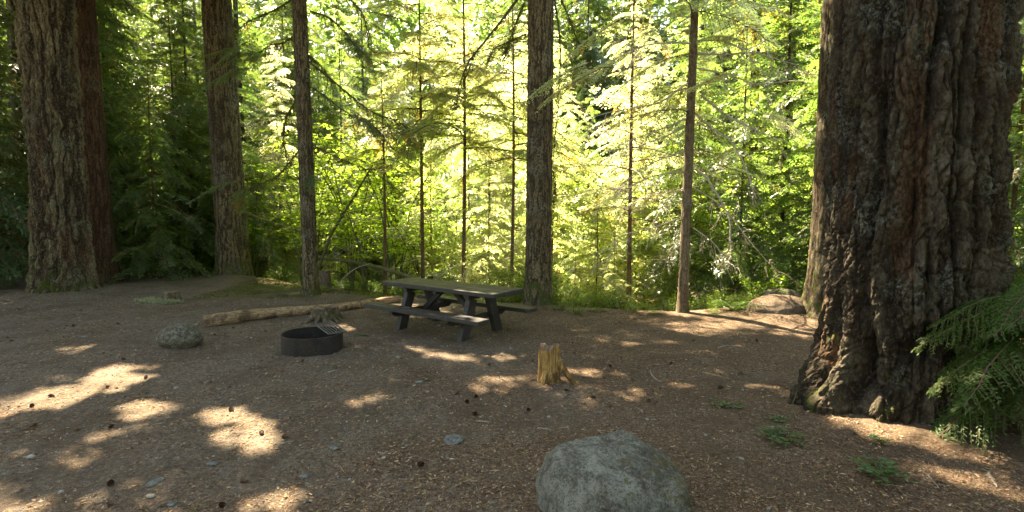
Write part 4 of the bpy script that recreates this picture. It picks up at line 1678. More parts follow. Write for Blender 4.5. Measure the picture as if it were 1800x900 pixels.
# ---- rocks
def rock(name, mat, c, dim, seed, label, lump=.22, detail=72, peak=None, group=None, cat='rock', rz=0.0, sink=.25, facet=.5, sq=1.0, zo=0.0):
    nn = detail
    ph = np.linspace(0.001, math.pi - .001, nn // 2)
    tt = np.linspace(0, 2 * np.pi, nn, endpoint=False)
    PH, TT = np.meshgrid(ph, tt, indexing='ij')
    U = np.stack([np.sin(PH) * np.cos(TT), np.sin(PH) * np.sin(TT), np.cos(PH)], -1).reshape(-1, 3)
    box = 1.0 / (np.abs(U) ** (2.0 / sq) @ np.ones(3)) ** (sq / 2)
    rad = 1 + lump * fbm(U * 1.3 + seed * 3.1, 3, seed) + .03 * fbm(U * 6 + seed, 3, seed + 3)
    # flatten on a few random planes
    rg = np.random.default_rng(seed)
    for _ in range(9 if facet < .8 else 16):
        pn = unit(rg.normal(0, 1, 3))
        dd = U @ pn
        lim = rg.uniform(.72, .9)
        rad = np.where(dd > .2, np.minimum(rad, (lim / np.maximum(dd, .2)) * facet + rad * (1 - facet)), rad)
    V = U * (rad * box)[:, None] * np.array(dim) * .5
    if peak is not None:
        V = peak(V)
    V = V @ rotz(rz).T
    fine = fbm(V / (max(dim) * .10), 5, seed + 9) * max(dim) * .018 - (np.abs(2 * vn(V / (max(dim) * .22) + 3, seed + 12) - 1) < .06) * max(dim) * .006
    V = V + U * fine[:, None]
    V[:, 2] += dim[2] * (.5 - sink)
    o = MB().grid(V.reshape(nn // 2, nn, 3), wrap=True).build(name, M[mat], None, smooth=True)
    o.location = (c[0], c[1], hd(c[0], c[1]) + zo)
    tag(o, label, cat, group)
    return o


def peakf(V):
    x = V[:, 0]
    up_ = V[:, 2] > 0
    V[:, 2] = np.where(up_, V[:, 2] * (1.0 + .03 * np.exp(-((x - .12) / .18) ** 2) - .05 * np.exp(-((x + .14) / .12) ** 2)), V[:, 2])
    lim = .31 + .10 * (x - .0) - .10 * np.maximum(x - .18, 0) * 3
    V[:, 2] = np.where(V[:, 2] > lim, lim + (V[:, 2] - lim) * .35, V[:, 2])
    return V


rock('boulder', 'boulder', (.64, 3.15), (.93, .86, .78), 14, 'large grey boulder with lichen and mossy blotches in the front of the clearing', .12, 220, peakf, sink=.42, sq=.80, facet=.85, zo=-.07)
rock('rock', 'rock', (-4.66, 7.10), (.60, .48, .42), 22, 'rounded mossy grey rock left of the fire ring near the log end', .10, 110, sink=.16, zo=-.035)
rock('pale_rock', 'pale', (-.97, 2.47), (.30, .26, .2), 33, 'pale sunlit rock at the very bottom edge in front of the fire ring', .15, 80, sink=.3)
o = rock('mound', 'ground', (4.90, 9.3), (1.12, .9, .56), 41, 'low earth covered hump glowing in the sun beside the brown trunk behind the huge fir', .12, 110, cat='mound', sink=.46, zo=-.06, facet=.15)
rock('rock', 'rock', (5.35, 10.1), (.8, .5, .5), 42, 'small mossy rock behind the sunlit earth hump', .15, 70, sink=.3)
st = [((373, 816), (.11, .07, .03), 'stone', 'flat blue grey stone on the shaded dirt below the sunlit patches'), ((272, 849), (.13, .08, .03), 'stone', 'flat grey stone near the lower left corner of the dirt'),
      ((265, 873), (.07, .05, .03), 'pale', 'small pale stone just below the flat grey stone at lower left'), ((302, 886), (.06, .05, .02), 'stone', 'small stone lying at the lower left edge right of the pale one'),
      ((588, 787), (.10, .07, .025), 'stone', 'thin grey stone on the dirt in the middle of the foreground'), ((535, 838), (.10, .06, .02), 'stone', 'thin grey stone on the dirt above the pale bottom rock'),
      ((797, 773), (.24, .16, .02), 'stone', 'broad flat slab flush with the dirt left of the large boulder'), ((594, 838), (.035, .03, .02), 'stone', 'tiny blue stone on the bare dirt above the pale bottom rock'),
      ((344, 573), (.10, .07, .06), 'pale', 'small pale stone at the left end of the peeled log'), ((700, 628), (.09, .06, .03), 'pale', 'pale stone on the dirt between the fire ring and the stump'),
      ((738, 672), (.11, .06, .02), 'pale', 'pale flat stone left of the golden stump'), ((965, 734), (.05, .04, .03), 'pale', 'white chip like stone above the large boulder'),
      ((1053, 727), (.05, .04, .03), 'stone', 'little grey stone above the right part of the boulder'), ((772, 573), (.10, .07, .04), 'pale', 'pale stone under the picnic table'),
      ((1240, 765), (.035, .03, .02), 'pale', 'tiny white stone on the duff right of the boulder'), ((420, 860), (.04, .03, .015), 'stone', 'tiny grey stone on the dirt left of the bottom rock'),
      ((1303, 807), (.05, .04, .02), 'pale', 'small whitish stone near the glossy leaved seedling'), ((148, 592), (.16, .1, .03), 'stone', 'flat grey stone in the dim dirt at far left')]
for i, (q, dm, mt, lb) in enumerate(st):
    p = g(*q)
    rock('stone', mt, p, dm, 60 + i, lb, .3, 26, cat='stone', rz=i * 1.3, sink=.3)


# ---- log lying behind the fire ring
def log_mesh(name, mat, pts, rads, label, seed=0, n=48, cat='log', ends='stumptop', rough=.12, parts=True):
    pts = np.asarray(pts, float)
    L = np.concatenate([[0], np.cumsum(np.linalg.norm(np.diff(pts, axis=0), axis=1))])
    m = max(12, int(L[-1] / .035))
    s = np.linspace(0, L[-1], m)
    P = np.stack([np.interp(s, L, pts[:, c]) for c in range(3)], 1)
    for _ in range(6):
        P[1:-1] = (P[:-2] + 2 * P[1:-1] + P[2:]) / 4
    rd = np.interp(s, L, rads)
    base = P[0].copy()
    d = unit(P[-1] - P[0])
    az = math.atan2(d[1], d[0])
    o0 = empty(name, base)
    o0.rotation_euler = (0, 0, az)
    loc = (P - base) @ rotz(-az).T
    mb_ = MB().tube(loc, rd, n, cap=False, rough=rough * 1.9, seed=seed)
    mb_.build('log_body', M[mat], o0, smooth=True)
    for i_, (q, dr) in enumerate(((0, -1), (-1, 1))):
        c = loc[q]
        tn_ = unit(loc[q] - loc[1 if q == 0 else -2])
        rings = []
        a = unit(np.cross(tn_, up))
        b = np.cross(tn_, a)
        tt2 = np.linspace(0, 2 * np.pi, n, endpoint=False)
        rim = mb_.V[0][:n] if q == 0 else mb_.V[0][-n:]
        for f in (1.0, .8, .5, .2, .01):
            rings.append(c + (rim - c) * f + tn_ * (.012 * (1 - f) * (1 if f < 1 else 0)) + (tn_ * .012 * fbm(rim * 20 + f * 3, 2, seed)[:, None] if f < 1 else 0))
        MB().grid(np.array(rings), wrap=True).build('cut_end', M[ends], o0)
    tag(o0, label, cat)
    return o0


lp = []
for px, py, rd in ((352, 577, .135), (400, 571, .14), (430, 566, .135), (475, 560, .125), (520, 556, .115), (560, 552, .105), (600, 547, .10), (640, 541, .095), (668, 536, .10), (700, 532, .095)):
    p = g(px, py)
    rd *= .8
    lp.append((p[0], p[1] + .1, hz(p[0], p[1]) + rd * .80, rd))
lp = np.array(lp)
log_mesh('fallen_log', 'log', lp[:, :3], lp[:, 3], 'long peeled tan log lying on the dirt behind the fire ring', 3)


def stump(name, c, rr0, hh, mat, top, label, lobes, seed, rootlist=(), slant=0.0, moss=False, cat='stump', flare=.3, fh=.12):
    o0 = empty(name, (c[0], c[1], hd(c[0], c[1])))
    nn = 96
    tt = np.linspace(0, 2 * np.pi, nn, endpoint=False)
    zz = np.concatenate([np.linspace(-.06, hh, 40)])
    Z, TH = np.meshgrid(zz, tt, indexing='ij')
    rr1 = rr0 * (1 + flare * np.exp(-np.maximum(Z, 0) / fh) * (.6 + .4 * np.cos(TH * lobes + seed)) + .04 * np.cos(TH * lobes + seed))
    Pn = np.stack([np.cos(TH).ravel() * 1.5, np.sin(TH).ravel() * 1.5, Z.ravel() * 1.2], 1)
    rr1 = rr1 * (1 + .10 * fbm(Pn * 3 + seed, 4, seed).reshape(Z.shape) + .05 * fbm(Pn * np.array([9, 9, 1.5]), 2, seed + 1).reshape(Z.shape))
    edge = hh * 0 + .055 * fbm(np.stack([np.cos(tt) * 2, np.sin(tt) * 2, tt * 0], 1) + seed, 3, seed)
    Zt = Z + (Z / hh).clip(0, 1) ** 3 * (edge[None] + slant * np.cos(TH) * rr0)
    V = np.stack([rr1 * np.cos(TH), rr1 * np.sin(TH), Zt], -1)
    MB().grid(V, wrap=True).build('stump_wood', M[mat], o0, smooth=True)
    rim = V[-1]
    rings = [rim]
    for f in (.96, .85, .7, .5, .3, .12, .01):
        q = rim * np.array([f, f, 1])
        q = q.copy()
        q[:, 2] = rim[:, 2] * f + hh * (1 - f) + .008 * np.sin(f * 40) + .006 * fbm(np.stack([q[:, 0] * 30, q[:, 1] * 30, q[:, 0] * 0], 1), 2, seed) - (.006 if f < .99 else 0)
        rings.append(q)
    MB().grid(np.array(rings), wrap=True).build('cut_face', M[top], o0)
    for pts, r0_, r1_ in rootlist:
        pts = np.array(pts)
        t_ = np.linspace(0, 1, len(pts))
        t2 = np.linspace(0, 1, 14)
        q = np.stack([np.interp(t2, t_, pts[:, c_]) for c_ in range(3)], 1)
        for _ in range(2):
            q[1:-1] = (q[:-2] + 2 * q[1:-1] + q[2:]) / 4
        MB().tube(q, r0_ + (r1_ - r0_) * t2, 10, rough=.3, seed=seed).build('root', M[mat], o0, smooth=True)
    tag(o0, label, cat)
    return o0


p = g(966, 672)
stump('stump', (p[0], p[1] + .10), .118, .385, 'stump', 'stumptop', 'short golden brown sawn stump with one root stretching right', 3, 2,
      [([(.06, -.02, .27), (.13, -.05, .19), (.19, -.08, .09), (.27, -.12, .005), (.32, -.14, -.03)], .045, .022), ([(-.04, -.08, .12), (-.07, -.12, .04), (-.08, -.15, -.03)], .04, .02), ([(.02, -.09, .1), (.03, -.13, .03), (.03, -.16, -.03)], .035, .02)], flare=.18, fh=.08)
p = g(567, 562)
rl_ = []
rq = np.random.default_rng(8)
for a in (-150, -120, -95, -70, -40, -20, 5, 160, 190):
    ca, sa = math.cos(R(a)), math.sin(R(a))
    l = rq.uniform(.10, .28)
    rl_.append(([(ca * .12, sa * .12, .13), (ca * .2, sa * .2, .07), (ca * (.2 + l * .5), sa * (.2 + l * .5), .02), (ca * (.2 + l), sa * (.2 + l), -.03)], .045, .022))
stump('weathered_stump', (p[0], p[1] + .12), .20, .20, 'rotten', 'stumptop', 'low grey weathered stump with spreading roots in front of the log', 5, 5, rl_, flare=.4)
p = g(571, 505)
stump('mossy_stub', (p[0], p[1]), .15, .42, 'rotten', 'rotten', 'mossy broken stub standing close behind the slim grey conifer', 4, 9, flare=.3)
p = g(302, 528)
stump('rotten_stump', (p[0], p[1]), .14, .17, 'rotten', 'stumptop', 'small crumbling stump ringed with pale lichen on the left bank', 4, 12, flare=.6)
# clump of pale lichen round it
r = np.random.default_rng(55)
nl = 2600
a = r.uniform(R(150), R(330), nl)
rd = r.normal(.30, .10, nl)
P = np.stack([p[0] + np.cos(a) * rd * 1.3, p[1] - .1 + np.sin(a) * rd, 0 * a], 1)
P[:, 2] = Hd(P[:, 0], P[:, 1]) + r.uniform(0, .05, nl)
D = unit(r.normal(0, 1, (nl, 3)) + np.array([0, 0, .6]))
o = MB().quads(kites(P, D, unit(np.cross(D, r.normal(0, 1, (nl, 3)))), r.uniform(.02, .05, nl), .018), 0, r.random(nl)).build('lichen_clump', M['lichen'])
tag(o, 'pale curly lichen and moss round the small crumbling stump', 'lichen', None, 'stuff')


# ---- fallen wood beyond the edge
def far_log(pix, Y, rd, mat, label, Y1=None, name='fallen_log', cat='log', fit=True):
    ys_ = np.linspace(Y, Y if Y1 is None else Y1, len(pix))
    P = np.array([at(a_, b_, y_) for (a_, b_), y_ in zip(pix, ys_)])
    return log_mesh(name, mat, P, rd, label, int(pix[0][0]), 14, cat, mat)


far_log([(1270, 500), (1345, 489), (1450, 486)], 14.2, [.13, .15, .15], 'oldlog', 'grey fallen log lying highest of three beyond the sunlit hump')
far_log([(1320, 503), (1450, 500)], 13.4, [.10, .12], 'oldlog', 'grey fallen log lying in the middle of three beyond the sunlit hump')
far_log([(1350, 520), (1450, 513)], 12.4, [.08, .10], 'oldlog', 'grey fallen log lying lowest of three beyond the sunlit hump')
far_log([(560, 452), (625, 461), (680, 474), (745, 494)], 13.9, [.05, .055, .055, .05], 'mosslog', 'dark mossy fallen log sloping down behind the left end of the picnic table', 13.2)
far_log([(425, 372), (480, 392), (535, 408)], 15.0, [.035, .03, .028], 'mosslog', 'thin dark fallen pole leaning behind the slim grey conifer', 14.6, 'fallen_pole', 'pole')
far_log([(593, 499), (612, 481), (628, 470), (652, 463)], 13.0, [.010, .013, .014, .012], 'stickw', 'pale bent stick leaning in the bushes behind the log', 13.0, 'stick', 'stick')
far_log([(560, 470), (583, 410), (620, 350), (655, 290)], 13.4, [.04, .035, .028, .02], 'mosstwig', 'thin mossy stem leaning right from the mossy broken stub', 13.6, 'leaning_stem', 'stem')
far_log([(640, 505), (632, 440), (618, 395), (608, 360)], 13.1, [.02, .018, .015, .012], 'mosstwig', 'thin mossy stem leaning left behind the log', 13.3, 'leaning_stem', 'stem')


# ---- sticks and roots on the ground
def stick(pix, rd, mat, label, lift=.5, cat='stick', name='stick', twigs=0):
    P = np.array([g(*q) for q in pix])
    P[:, 2] = [hd(a_[0], a_[1]) + rd * lift for a_ in P]
    t_ = np.linspace(0, 1, len(P))
    t2 = np.linspace(0, 1, 12)
    q = np.stack([np.interp(t2, t_, P[:, c_]) for c_ in range(3)], 1)
    c0 = q[0].copy()
    rgs = np.random.default_rng(int(pix[0][0]))
    q[1:-1] += rgs.normal(0, rd * .7, (10, 3)) * np.array([1, 1, .2])
    m_ = MB().tube(q - c0, rd * (1 - .6 * t2), 6)
    for _ in range(twigs):
        s = rgs.integers(3, 10)
        d = unit(rgs.normal(0, 1, 3) * np.array([1, 1, .2]))
        m_.tube(np.stack([q[s] - c0, q[s] - c0 + d * .05, q[s] - c0 + d * .09]), [rd * .5, rd * .4, rd * .2], 4)
    o_ = m_.build(name, M[mat])
    o_.location = tuple(c0)
    tag(o_, label, cat)
    return o_


for a in (([(945, 753), (960, 755), (973, 758)], .007, 'stickw', 'thin white stick on the duff above the large boulder'), ([(1143, 652), (1149, 664), (1158, 669), (1170, 671)], .008, 'stickw', 'crooked pale stick on the sunlit duff right of the stump', ),
          ([(1000, 698), (1015, 702), (1030, 705)], .006, 'stickw', 'short pale stick on the duff below the golden stump'), ([(578, 656), (592, 651)], .012, 'stickw', 'short pale wood chip right below the fire ring'),
          ([(220, 757), (245, 750), (262, 747)], .006, 'twig', 'thin dark twig beside the lower left sunlit patch'), ([(480, 783), (500, 779), (517, 776)], .007, 'stickw', 'thin stick at the tip of the right hand sunlit patch'),
          ([(298, 882), (325, 881)], .005, 'stickw', 'thin dry stick near the lower left edge'), ([(1262, 612), (1278, 607), (1292, 608)], .010, 'stickw', 'pale stick lying on the duff left of the huge fir'),
          ([(1290, 640), (1300, 655), (1312, 660)], .006, 'twig', 'small dark twig halfway between the sunlit hump and the huge fir'), ([(1430, 842), (1445, 838), (1460, 828)], .008, 'mosstwig', 'lichen covered twig at the foot of the glossy leaved seedlings'),
          ([(1632, 835), (1640, 845), (1650, 857)], .006, 'stickw', 'thin dry twig in the sunlit strip at the lower right'), ([(1738, 832), (1746, 846), (1752, 858)], .010, 'stickw', 'pale split stick in the sunlit strip at the lower right corner'),
          ([(1250, 801), (1262, 798), (1290, 793)], .006, 'mosstwig', 'thin greenish twig on the duff right of the boulder')):
    stick(*a, twigs=1)
stick([(1212, 650), (1235, 655), (1262, 662), (1292, 672)], .020, 'log', 'long surface root catching the sun between the stump and the huge fir', .2, 'root', 'root')
a, b = g(1371, 768), at(1402, 684, 4.25)
o = MB().tube(np.stack([a * 0, (b - a) * .5 + np.array([.01, 0, .01]), b - a]), [.006, .005, .003], 5).build('twig', M['mosstwig'])
o.location = tuple(a)
tag(o, 'thin bare twig leaning up against the left root of the huge fir', 'twig')


# ---- pine cones
def cone_mesh():
    m_ = MB()
    ns = 70
    for k in range(ns):
        u = (k + .5) / ns
        az = k * 2.39996
        rad = .017 * math.sin(math.pi * (.12 + .80 * u)) ** .7
        z = -.026 + .052 * u
        d = np.array([math.cos(az), math.sin(az), 0])
        side = np.array([-d[1], d[0], 0]) * .0085
        b = d * rad * .35 + np.array([0, 0, z - .004])
        e = d * rad * 1.15 + np.array([0, 0, z + .006])
        m_.add([b - side * .5, b + side * .5, (b + e) / 2 + side, e + side * .45, e - side * .45, (b + e) / 2 - side], Q=[[0, 1, 2, 5], [5, 2, 3, 4]], tint=u)
    m_.tube(np.array([[0, 0, -.024], [0, 0, 0], [0, 0, .024]]), [.008, .012, .005], 8)
    return m_


M['cone'] = twig_mat('cone_scales', (.17, .10, .065))
c0 = cone_mesh().build('pine_cone', M['cone'])
cl = [(91, 698, 1), (56, 715, 1), (58, 749, 0), (135, 757, 0), (195, 752, 0), (190, 682, 1), (407, 722, 1), (502, 770, 0), (430, 847, 0), (195, 853, 0), (195, 889, 0), (530, 636, 0), (218, 633, 0), (129, 574, 0), (208, 570, 0), (377, 590, 0), (466, 584, 0),
      (256, 665, 1), (460, 763, 1), (390, 891, 0), (996, 688, 0), (1043, 700, 0), (1071, 716, 0), (1141, 706, 0), (1267, 683, 0), (1111, 669, 0), (1063, 666, 0), (860, 642, 0), (936, 635, 0), (803, 693, 0), (837, 698, 0), (821, 708, 0), (835, 729, 0),
      (929, 723, 0), (1092, 629, 0), (1073, 645, 0), (892, 580, 0), (410, 577, 0), (1180, 640, 0), (1218, 600, 0), (1330, 600, 0), (20, 600, 0), (740, 820, 0), (1300, 760, 0), (1010, 620, 0)]
r = np.random.default_rng(3)
for i, (px, py, lit) in enumerate(cl):
    p = g(px, py)
    o = c0 if i == 0 else c0.copy()
    if i:
        C.objects.link(o)
    o.location = (p[0], p[1], hd(p[0], p[1]) + .016)
    o.rotation_euler = (R(r.uniform(70, 110)), r.uniform(0, .4), r.uniform(0, 6.28))
    s = r.uniform(.65, 1.15)
    o.scale = (s * r.uniform(.9, 1.1), s, s)
    tag(o, 'small brown cone lying in a sunlit patch on the left' if lit else 'small dark fallen cone lying on the shaded needle covered dirt', 'pine cone', 'cones in the sunlit patches' if lit else 'cones scattered over the shaded ground')


# ---- small broadleaf seedlings and green sprigs on the ground
def pinnate(mb_, r_, org, az, L, rise, nl_=7, leaf=.05, wid=.45):
    d = np.array([math.cos(az), math.sin(az), 0])
    pr = np.array([-d[1], d[0], 0])
    t_ = np.linspace(0, 1, 10)
    q = org + d * (L * t_ * math.cos(rise))[:, None]
    q[:, 2] += L * math.sin(rise) * (t_ - .75 * t_ ** 2)
    mb_.tube(q, .0022, 4, 1, cap=False)
    for s in np.linspace(.25, 1.0, nl_):
        b = np.array([np.interp(s, t_, q[:, c_]) for c_ in range(3)])
        for sd in ((-1, 1) if s < .99 else (0,)):
            dd = unit(pr * sd * 1.0 + d * (.45 if sd else 1) + r_.normal(0, .1, 3) + np.array([0, 0, r_.uniform(-.1, .2)]))
            nr = unit(np.array([0, 0, 1.0]) + r_.normal(0, .25, 3))
            sv = unit(np.cross(nr, dd))
            l_ = leaf * r_.uniform(.8, 1.15)
            w_ = l_ * wid * .5
            up_ = np.cross(dd, sv) * -1
            up_ = up_ * (1 if up_[2] > 0 else -1)
            m0, m1, m2 = b, b + dd * l_ * .5 - up_ * l_ * .05, b + dd * l_
            a1, a2 = b + dd * l_ * .28 + sv * w_ + up_ * l_ * .05, b + dd * l_ * .68 + sv * w_ * .85 + up_ * l_ * .03
            b1, b2 = b + dd * l_ * .28 - sv * w_ + up_ * l_ * .05, b + dd * l_ * .68 - sv * w_ * .85 + up_ * l_ * .03
            mb_.add([m0, a1, a2, m2, m1, b1, b2], Q=[[0, 1, 2, 4], [0, 4, 6, 5]], T=[[4, 2, 3], [4, 3, 6]], tint=r_.random() * .9)


r = np.random.default_rng(66)
for (px, py), nf, L, lf_, lb in (((1372, 775), 8, .27, .05, 'low seedling with several toothed green leaflets at the left root of the huge fir'), ((1545, 838), 9, .27, .052, 'spreading seedling with glossy green leaflets in front of the huge fir'),
                                 ((1548, 780), 5, .13, .045, 'tiny green seedling tucked against the foot of the huge fir'), ((1262, 712), 4, .12, .05, 'small seedling with a few round leaves left of the huge fir'),
                                 ((1370, 740), 4, .10, .05, 'tiny bright leaved seedling beside the leaning twig'), ((1290, 716), 3, .10, .06, 'dark leaved seedling nearest the left root, right of the round leaved one')):
    p = g(px, py)
    o0 = empty('seedling', (p[0], p[1], hd(p[0], p[1])))
    m_ = MB()
    for k in range(nf):
        pinnate(m_, r, np.array([r.normal(0, .015), r.normal(0, .015), 0]), k * 6.283 / nf + r.normal(0, .3), L * r.uniform(.75, 1.15), R(r.uniform(35, 75)), 7 if L > .2 else 3, lf_)
    m_.build('leaves', [M['grape'], M['twig']], o0)
    tag(o0, lb, 'seedling')
TPL_H = [frond_tpl(180 + k, n=40, lw=.36, leaf=.030, lwid=.008, dens=.014, jit=.5, hang=.25, miss=.05) for k in range(3)]
for px, py, L, az, lb in ((620, 591, .22, .2, 'green needle sprig on the dirt just right of the fire ring'), (648, 592, .16, 2.6, 'short green needle sprig beside a longer one right of the fire ring'), (785, 602, .14, .4, 'small green sprig fallen in front of the picnic table'),
                          (748, 671, .11, 1.0, 'tiny green sprig lying left of the golden stump'), (675, 553, .2, .1, 'flat green sprig near the left bench end'), (590, 650, .12, 2.0, 'small green sprig below the fire ring')):
    p = g(px, py)
    q, tt, wq = put(TPL_H[1], np.array([0, 0, .012]), az, .12, L, .12, r.normal(0, .2), 1.2)
    m_ = MB().quads(q * 1.0, 0, tt).quads(wq, 1)
    o = m_.build('green_sprig', [M['hemneedle'], M['twig']])
    o.location = (p[0], p[1], hd(p[0], p[1]))
    tag(o, lb, 'sprig')
p = g(845, 742)
m_ = MB()
pinnate(m_, r, np.zeros(3), R(-12), .16, .05, 14, .025, .3)
o = m_.build('dry_fern_tip', [M['stickw'], M['stickw']])
o.location = (p[0] - .08, p[1], hd(p[0], p[1]) + .01)
tag(o, 'dry tan fern tip lying on the dirt in the middle', 'fern tip')

# ---- young hemlock reaching in at the right
hx, hy = 4.35, 3.95
hem = empty('young_hemlock', (hx, hy, hz(hx, hy)))
tag(hem, 'soft bright green hemlock boughs hanging in front of the huge fir at right', 'tree')
MB().tube(np.array([[0, 0, -.1], [.02, 0, 1], [.0, .03, 2.2], [.03, 0, 3.2]]), [.035, .028, .016, .005], 8).build('trunk', M['sap'], hem)
r = np.random.default_rng(90)
m_ = MB()
for k in range(40):
    z = r.uniform(.62, 1.34) if k < 32 else r.uniform(1.6, 3)
    toward = k < 31
    az = R(r.uniform(168, 275)) if toward else r.uniform(0, 6.28)
    L = (r.uniform(.75, 1.22) if z < 1.5 else r.uniform(.35, .7)) * (1.05 if az < R(215) else .8)
    q, tt, wq = put(TPL_H[r.integers(3)], np.array([.02, 0, z]), az, R(r.uniform(-5, 22)), L, r.uniform(.35, .65), r.normal(0, .25), 1.15)
    m_.quads(q, 0, np.clip(tt * .6 + r.uniform(0, .35), 0, .95))
    m_.quads(wq, 1)
m_.build('boughs', [M['hemneedle'], M['twig']], hem)

# ---- ground litter: needles, bark chips, grit
r = np.random.default_rng(17)
n = 210000
u = r.random(n)
yy = 2.2 * (11.5 / 2.2) ** (u ** .9)
xx = r.uniform(-1.08, 1.08, n) * yy
drift = fbm(np.stack([xx * 1.1, yy * 1.1, 0 * xx], 1), 4, 15) + .5 * fbm(np.stack([xx * 5, yy * 5, 0 * xx], 1), 2, 16)
ok = (r.random(n) < np.clip(.55 + 1.1 * drift, .12, 1)) & (yy < edge_y(xx)) & (np.hypot(xx - 3.68, yy - 4.8) > .85)
xx, yy = xx[ok], yy[ok]
n = len(xx)
P = np.stack([xx, yy, Hd(xx, yy) + r.uniform(.001, .008, n)], 1)
a = r.uniform(0, 6.283, n)
D = unit(np.stack([np.cos(a), np.sin(a), r.normal(0, .15, n)], 1))
nr = unit(np.array([0, 0, 1.0]) + r.normal(0, .3, (n, 3)))
Sd = unit(np.cross(nr, D))
ln = r.uniform(.010, .036, n) * (1 + .10 * yy)
wd = np.where(r.random(n) < .7, r.uniform(.0015, .003, n), r.uniform(.004, .012, n)) * (1 + .15 * yy)
tint = np.clip(r.beta(1.2, 1.7, n), 0, 1)
tq_ = r.uniform(-1, 1, (110, 2))
tpnt = np.array([tp(a_ * 1.18, b_ * .33, .7525) + T0 for a_, b_ in tq_])
ta_ = r.uniform(0, 6.283, 110)
tD = np.stack([np.cos(ta_), np.sin(ta_), 0 * ta_], 1)
tS = np.stack([-np.sin(ta_), np.cos(ta_), 0 * ta_], 1)
o = MB().quads(kites(P, D, Sd, ln, wd), 0, tint).quads(kites(tpnt, tD, tS, r.uniform(.015, .04, 110), r.uniform(.004, .012, 110)), 0, r.random(110) ** .6).build('needle_litter', M['litter'])
tag(o, 'reddish brown needles and bark chips strewn over the clearing', 'litter', None, 'stuff')
bo = [q for q in bpy.data.objects if q.name == 'boulder'][0]
bv = np.array([tuple(v.co) for v in bo.data.vertices]) + np.array(bo.location)
bn = np.array([tuple(v.normal) for v in bo.data.vertices])
sel = np.where((bn[:, 2] > .45) & (bv[:, 2] > hd(.64, 3.15)))[0]
sel = sel[r.integers(0, len(sel), 260)]
bt_ = unit(np.cross(bn[sel], r.normal(0, 1, (260, 3))))
bs_ = unit(np.cross(bn[sel], bt_))
sk = np.where((bn[:, 2] < .75) & (bv[:, 2] > hd(.64, 3.15) - .12) & (bv[:, 2] < hd(.64, 3.15) - .0))[0]
sk = sk[r.integers(0, len(sk), 1500)]
skd = unit(r.normal(0, 1, (1500, 3)) * np.array([1, 1, .25]))
skp = bv[sk] + bn[sk] * np.array([1, 1, 0]) * r.uniform(0, .05, 1500)[:, None]
skp[:, 2] = Hd(skp[:, 0], skp[:, 1]) + r.uniform(.0, .02, 1500)
o = MB().quads(kites(bv[sel] + bn[sel] * .003, bt_, bs_, r.uniform(.012, .035, 260), r.uniform(.0015, .005, 260)), 0, r.random(260) ** .7).quads(
    kites(skp, skd, unit(np.cross(skd, r.normal(0, 1, (1500, 3)))), r.uniform(.015, .04, 1500), r.uniform(.002, .008, 1500)), 0, r.beta(1.2, 1.7, 1500)).build('needle_drift', M['litter'])
tag(o, 'dry needles resting on and banked round the large boulder', 'needles', None, 'stuff')
# small broken twigs, as countless as the needles
nt_ = 420
yy = 2.3 * (10 / 2.3) ** r.random(nt_)
xx = r.uniform(-1.05, 1.0, nt_) * yy
mt_ = MB()
zz_ = Hd(xx, yy)
for i in range(nt_):
    if yy[i] > edge_y(xx[i]) or math.hypot(xx[i] - 3.7, yy[i] - 4.8) < 1:
        continue
    a_ = r.uniform(0, 6.283)
    l_ = r.lognormal(math.log(.07), .45)
    d_ = np.array([math.cos(a_), math.sin(a_), 0])
    q_ = np.array([xx[i], yy[i], zz_[i] + .004]) + d_ * np.linspace(0, l_, 4)[:, None] + r.normal(0, l_ * .05, (4, 3)) * np.array([1, 1, .2])
    mt_.tube(q_, [.0028, .0025, .002, .001], 4, tint=r.choice([.05, .3, .55, .75]))
o = mt_.build('twig_litter', M['litter'])
tag(o, 'short broken twigs strewn among the needles', 'twigs', None, 'stuff')
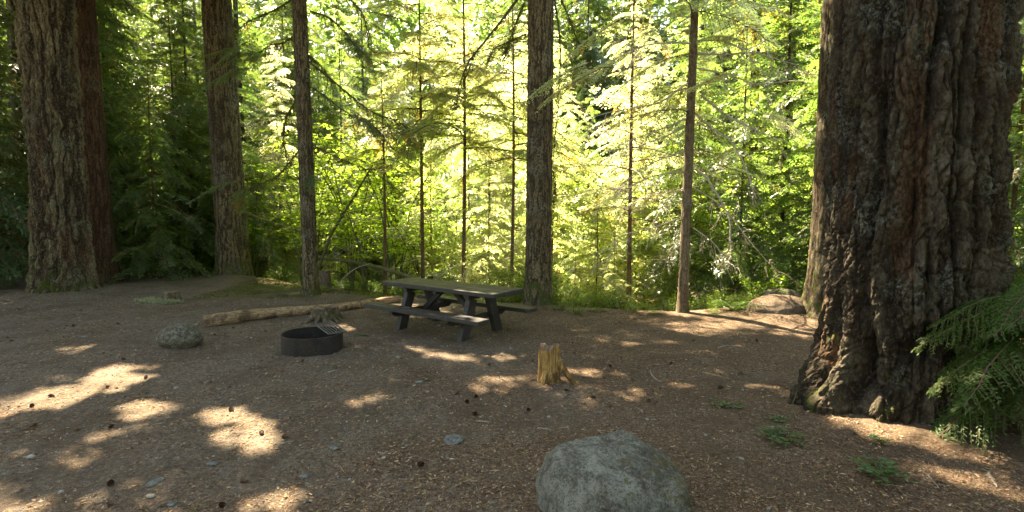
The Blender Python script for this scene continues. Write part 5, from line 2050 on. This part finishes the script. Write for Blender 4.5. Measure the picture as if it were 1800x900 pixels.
# small pebbles
n = 1700
yy = 2.2 * (9.0 / 2.2) ** r.random(n)
xx = r.uniform(-1.05, 1.0, n) * yy
keep = r.random(n) < np.where(xx < 1.2, 1, .35)
xx, yy = xx[keep], yy[keep]
m_ = MB()
phs = np.array([.35, 1.1, 1.9])
ths = np.linspace(0, 2 * np.pi, 6, endpoint=False)
ux = np.concatenate([[[0, 0, 1.0]], np.array([[math.sin(p_) * math.cos(t_), math.sin(p_) * math.sin(t_), math.cos(p_)] for p_ in phs for t_ in ths])])
Tq, Qq = [[0, 1 + j, 1 + (j + 1) % 6] for j in range(6)], [[1 + 6 * i + j, 7 + 6 * i + j, 7 + 6 * i + (j + 1) % 6, 1 + 6 * i + (j + 1) % 6] for i in range(2) for j in range(6)]
hzv = Hd(xx, yy)
for i in range(len(xx)):
    s = r.lognormal(math.log(.0055), .5)
    V = ux * np.array([s * r.uniform(.8, 1.5), s, s * .6]) * (1 + r.normal(0, .15, (len(ux), 1)))
    V = V @ rotz(r.uniform(0, 6)).T + np.array([xx[i], yy[i], hzv[i] + s * .15])
    m_.add(V, Qq, Tq, tint=r.random() ** 1.5)
o = m_.build('pebbles', M['pebble'], smooth=True)
tag(o, 'tiny grey pebbles scattered over the dirt', 'pebbles', None, 'stuff')
# moss tufts on the bank behind the log and on trunk feet
n = 26000
px_ = r.uniform(330, 730, n)
xx = r.uniform(-9.5, -2.0, n)
yy = r.uniform(9.6, 16.5, n)
ey = edge_y(xx)
mk = (vn(np.stack([xx * 1.3, yy * 1.3, 0 * xx], 1), 9) > .46) & (yy > 11.4) & (xx > -7.3) & (yy < ey + 1.0)
xx, yy = xx[mk], yy[mk]
n = len(xx)
P = np.stack([xx, yy, H(xx, yy) - .005], 1)
D = unit(np.stack([r.normal(0, .7, n), r.normal(0, .7, n), np.abs(r.normal(.6, .3, n))], 1))
o = MB().quads(kites(P, D, unit(np.cross(D, r.normal(0, 1, (n, 3)))), r.uniform(.02, .06, n), .02), 0, r.random(n)).build('moss_carpet', M['mossleaf'])
tag(o, 'olive green moss carpeting the low bank behind the log', 'moss', None, 'stuff')
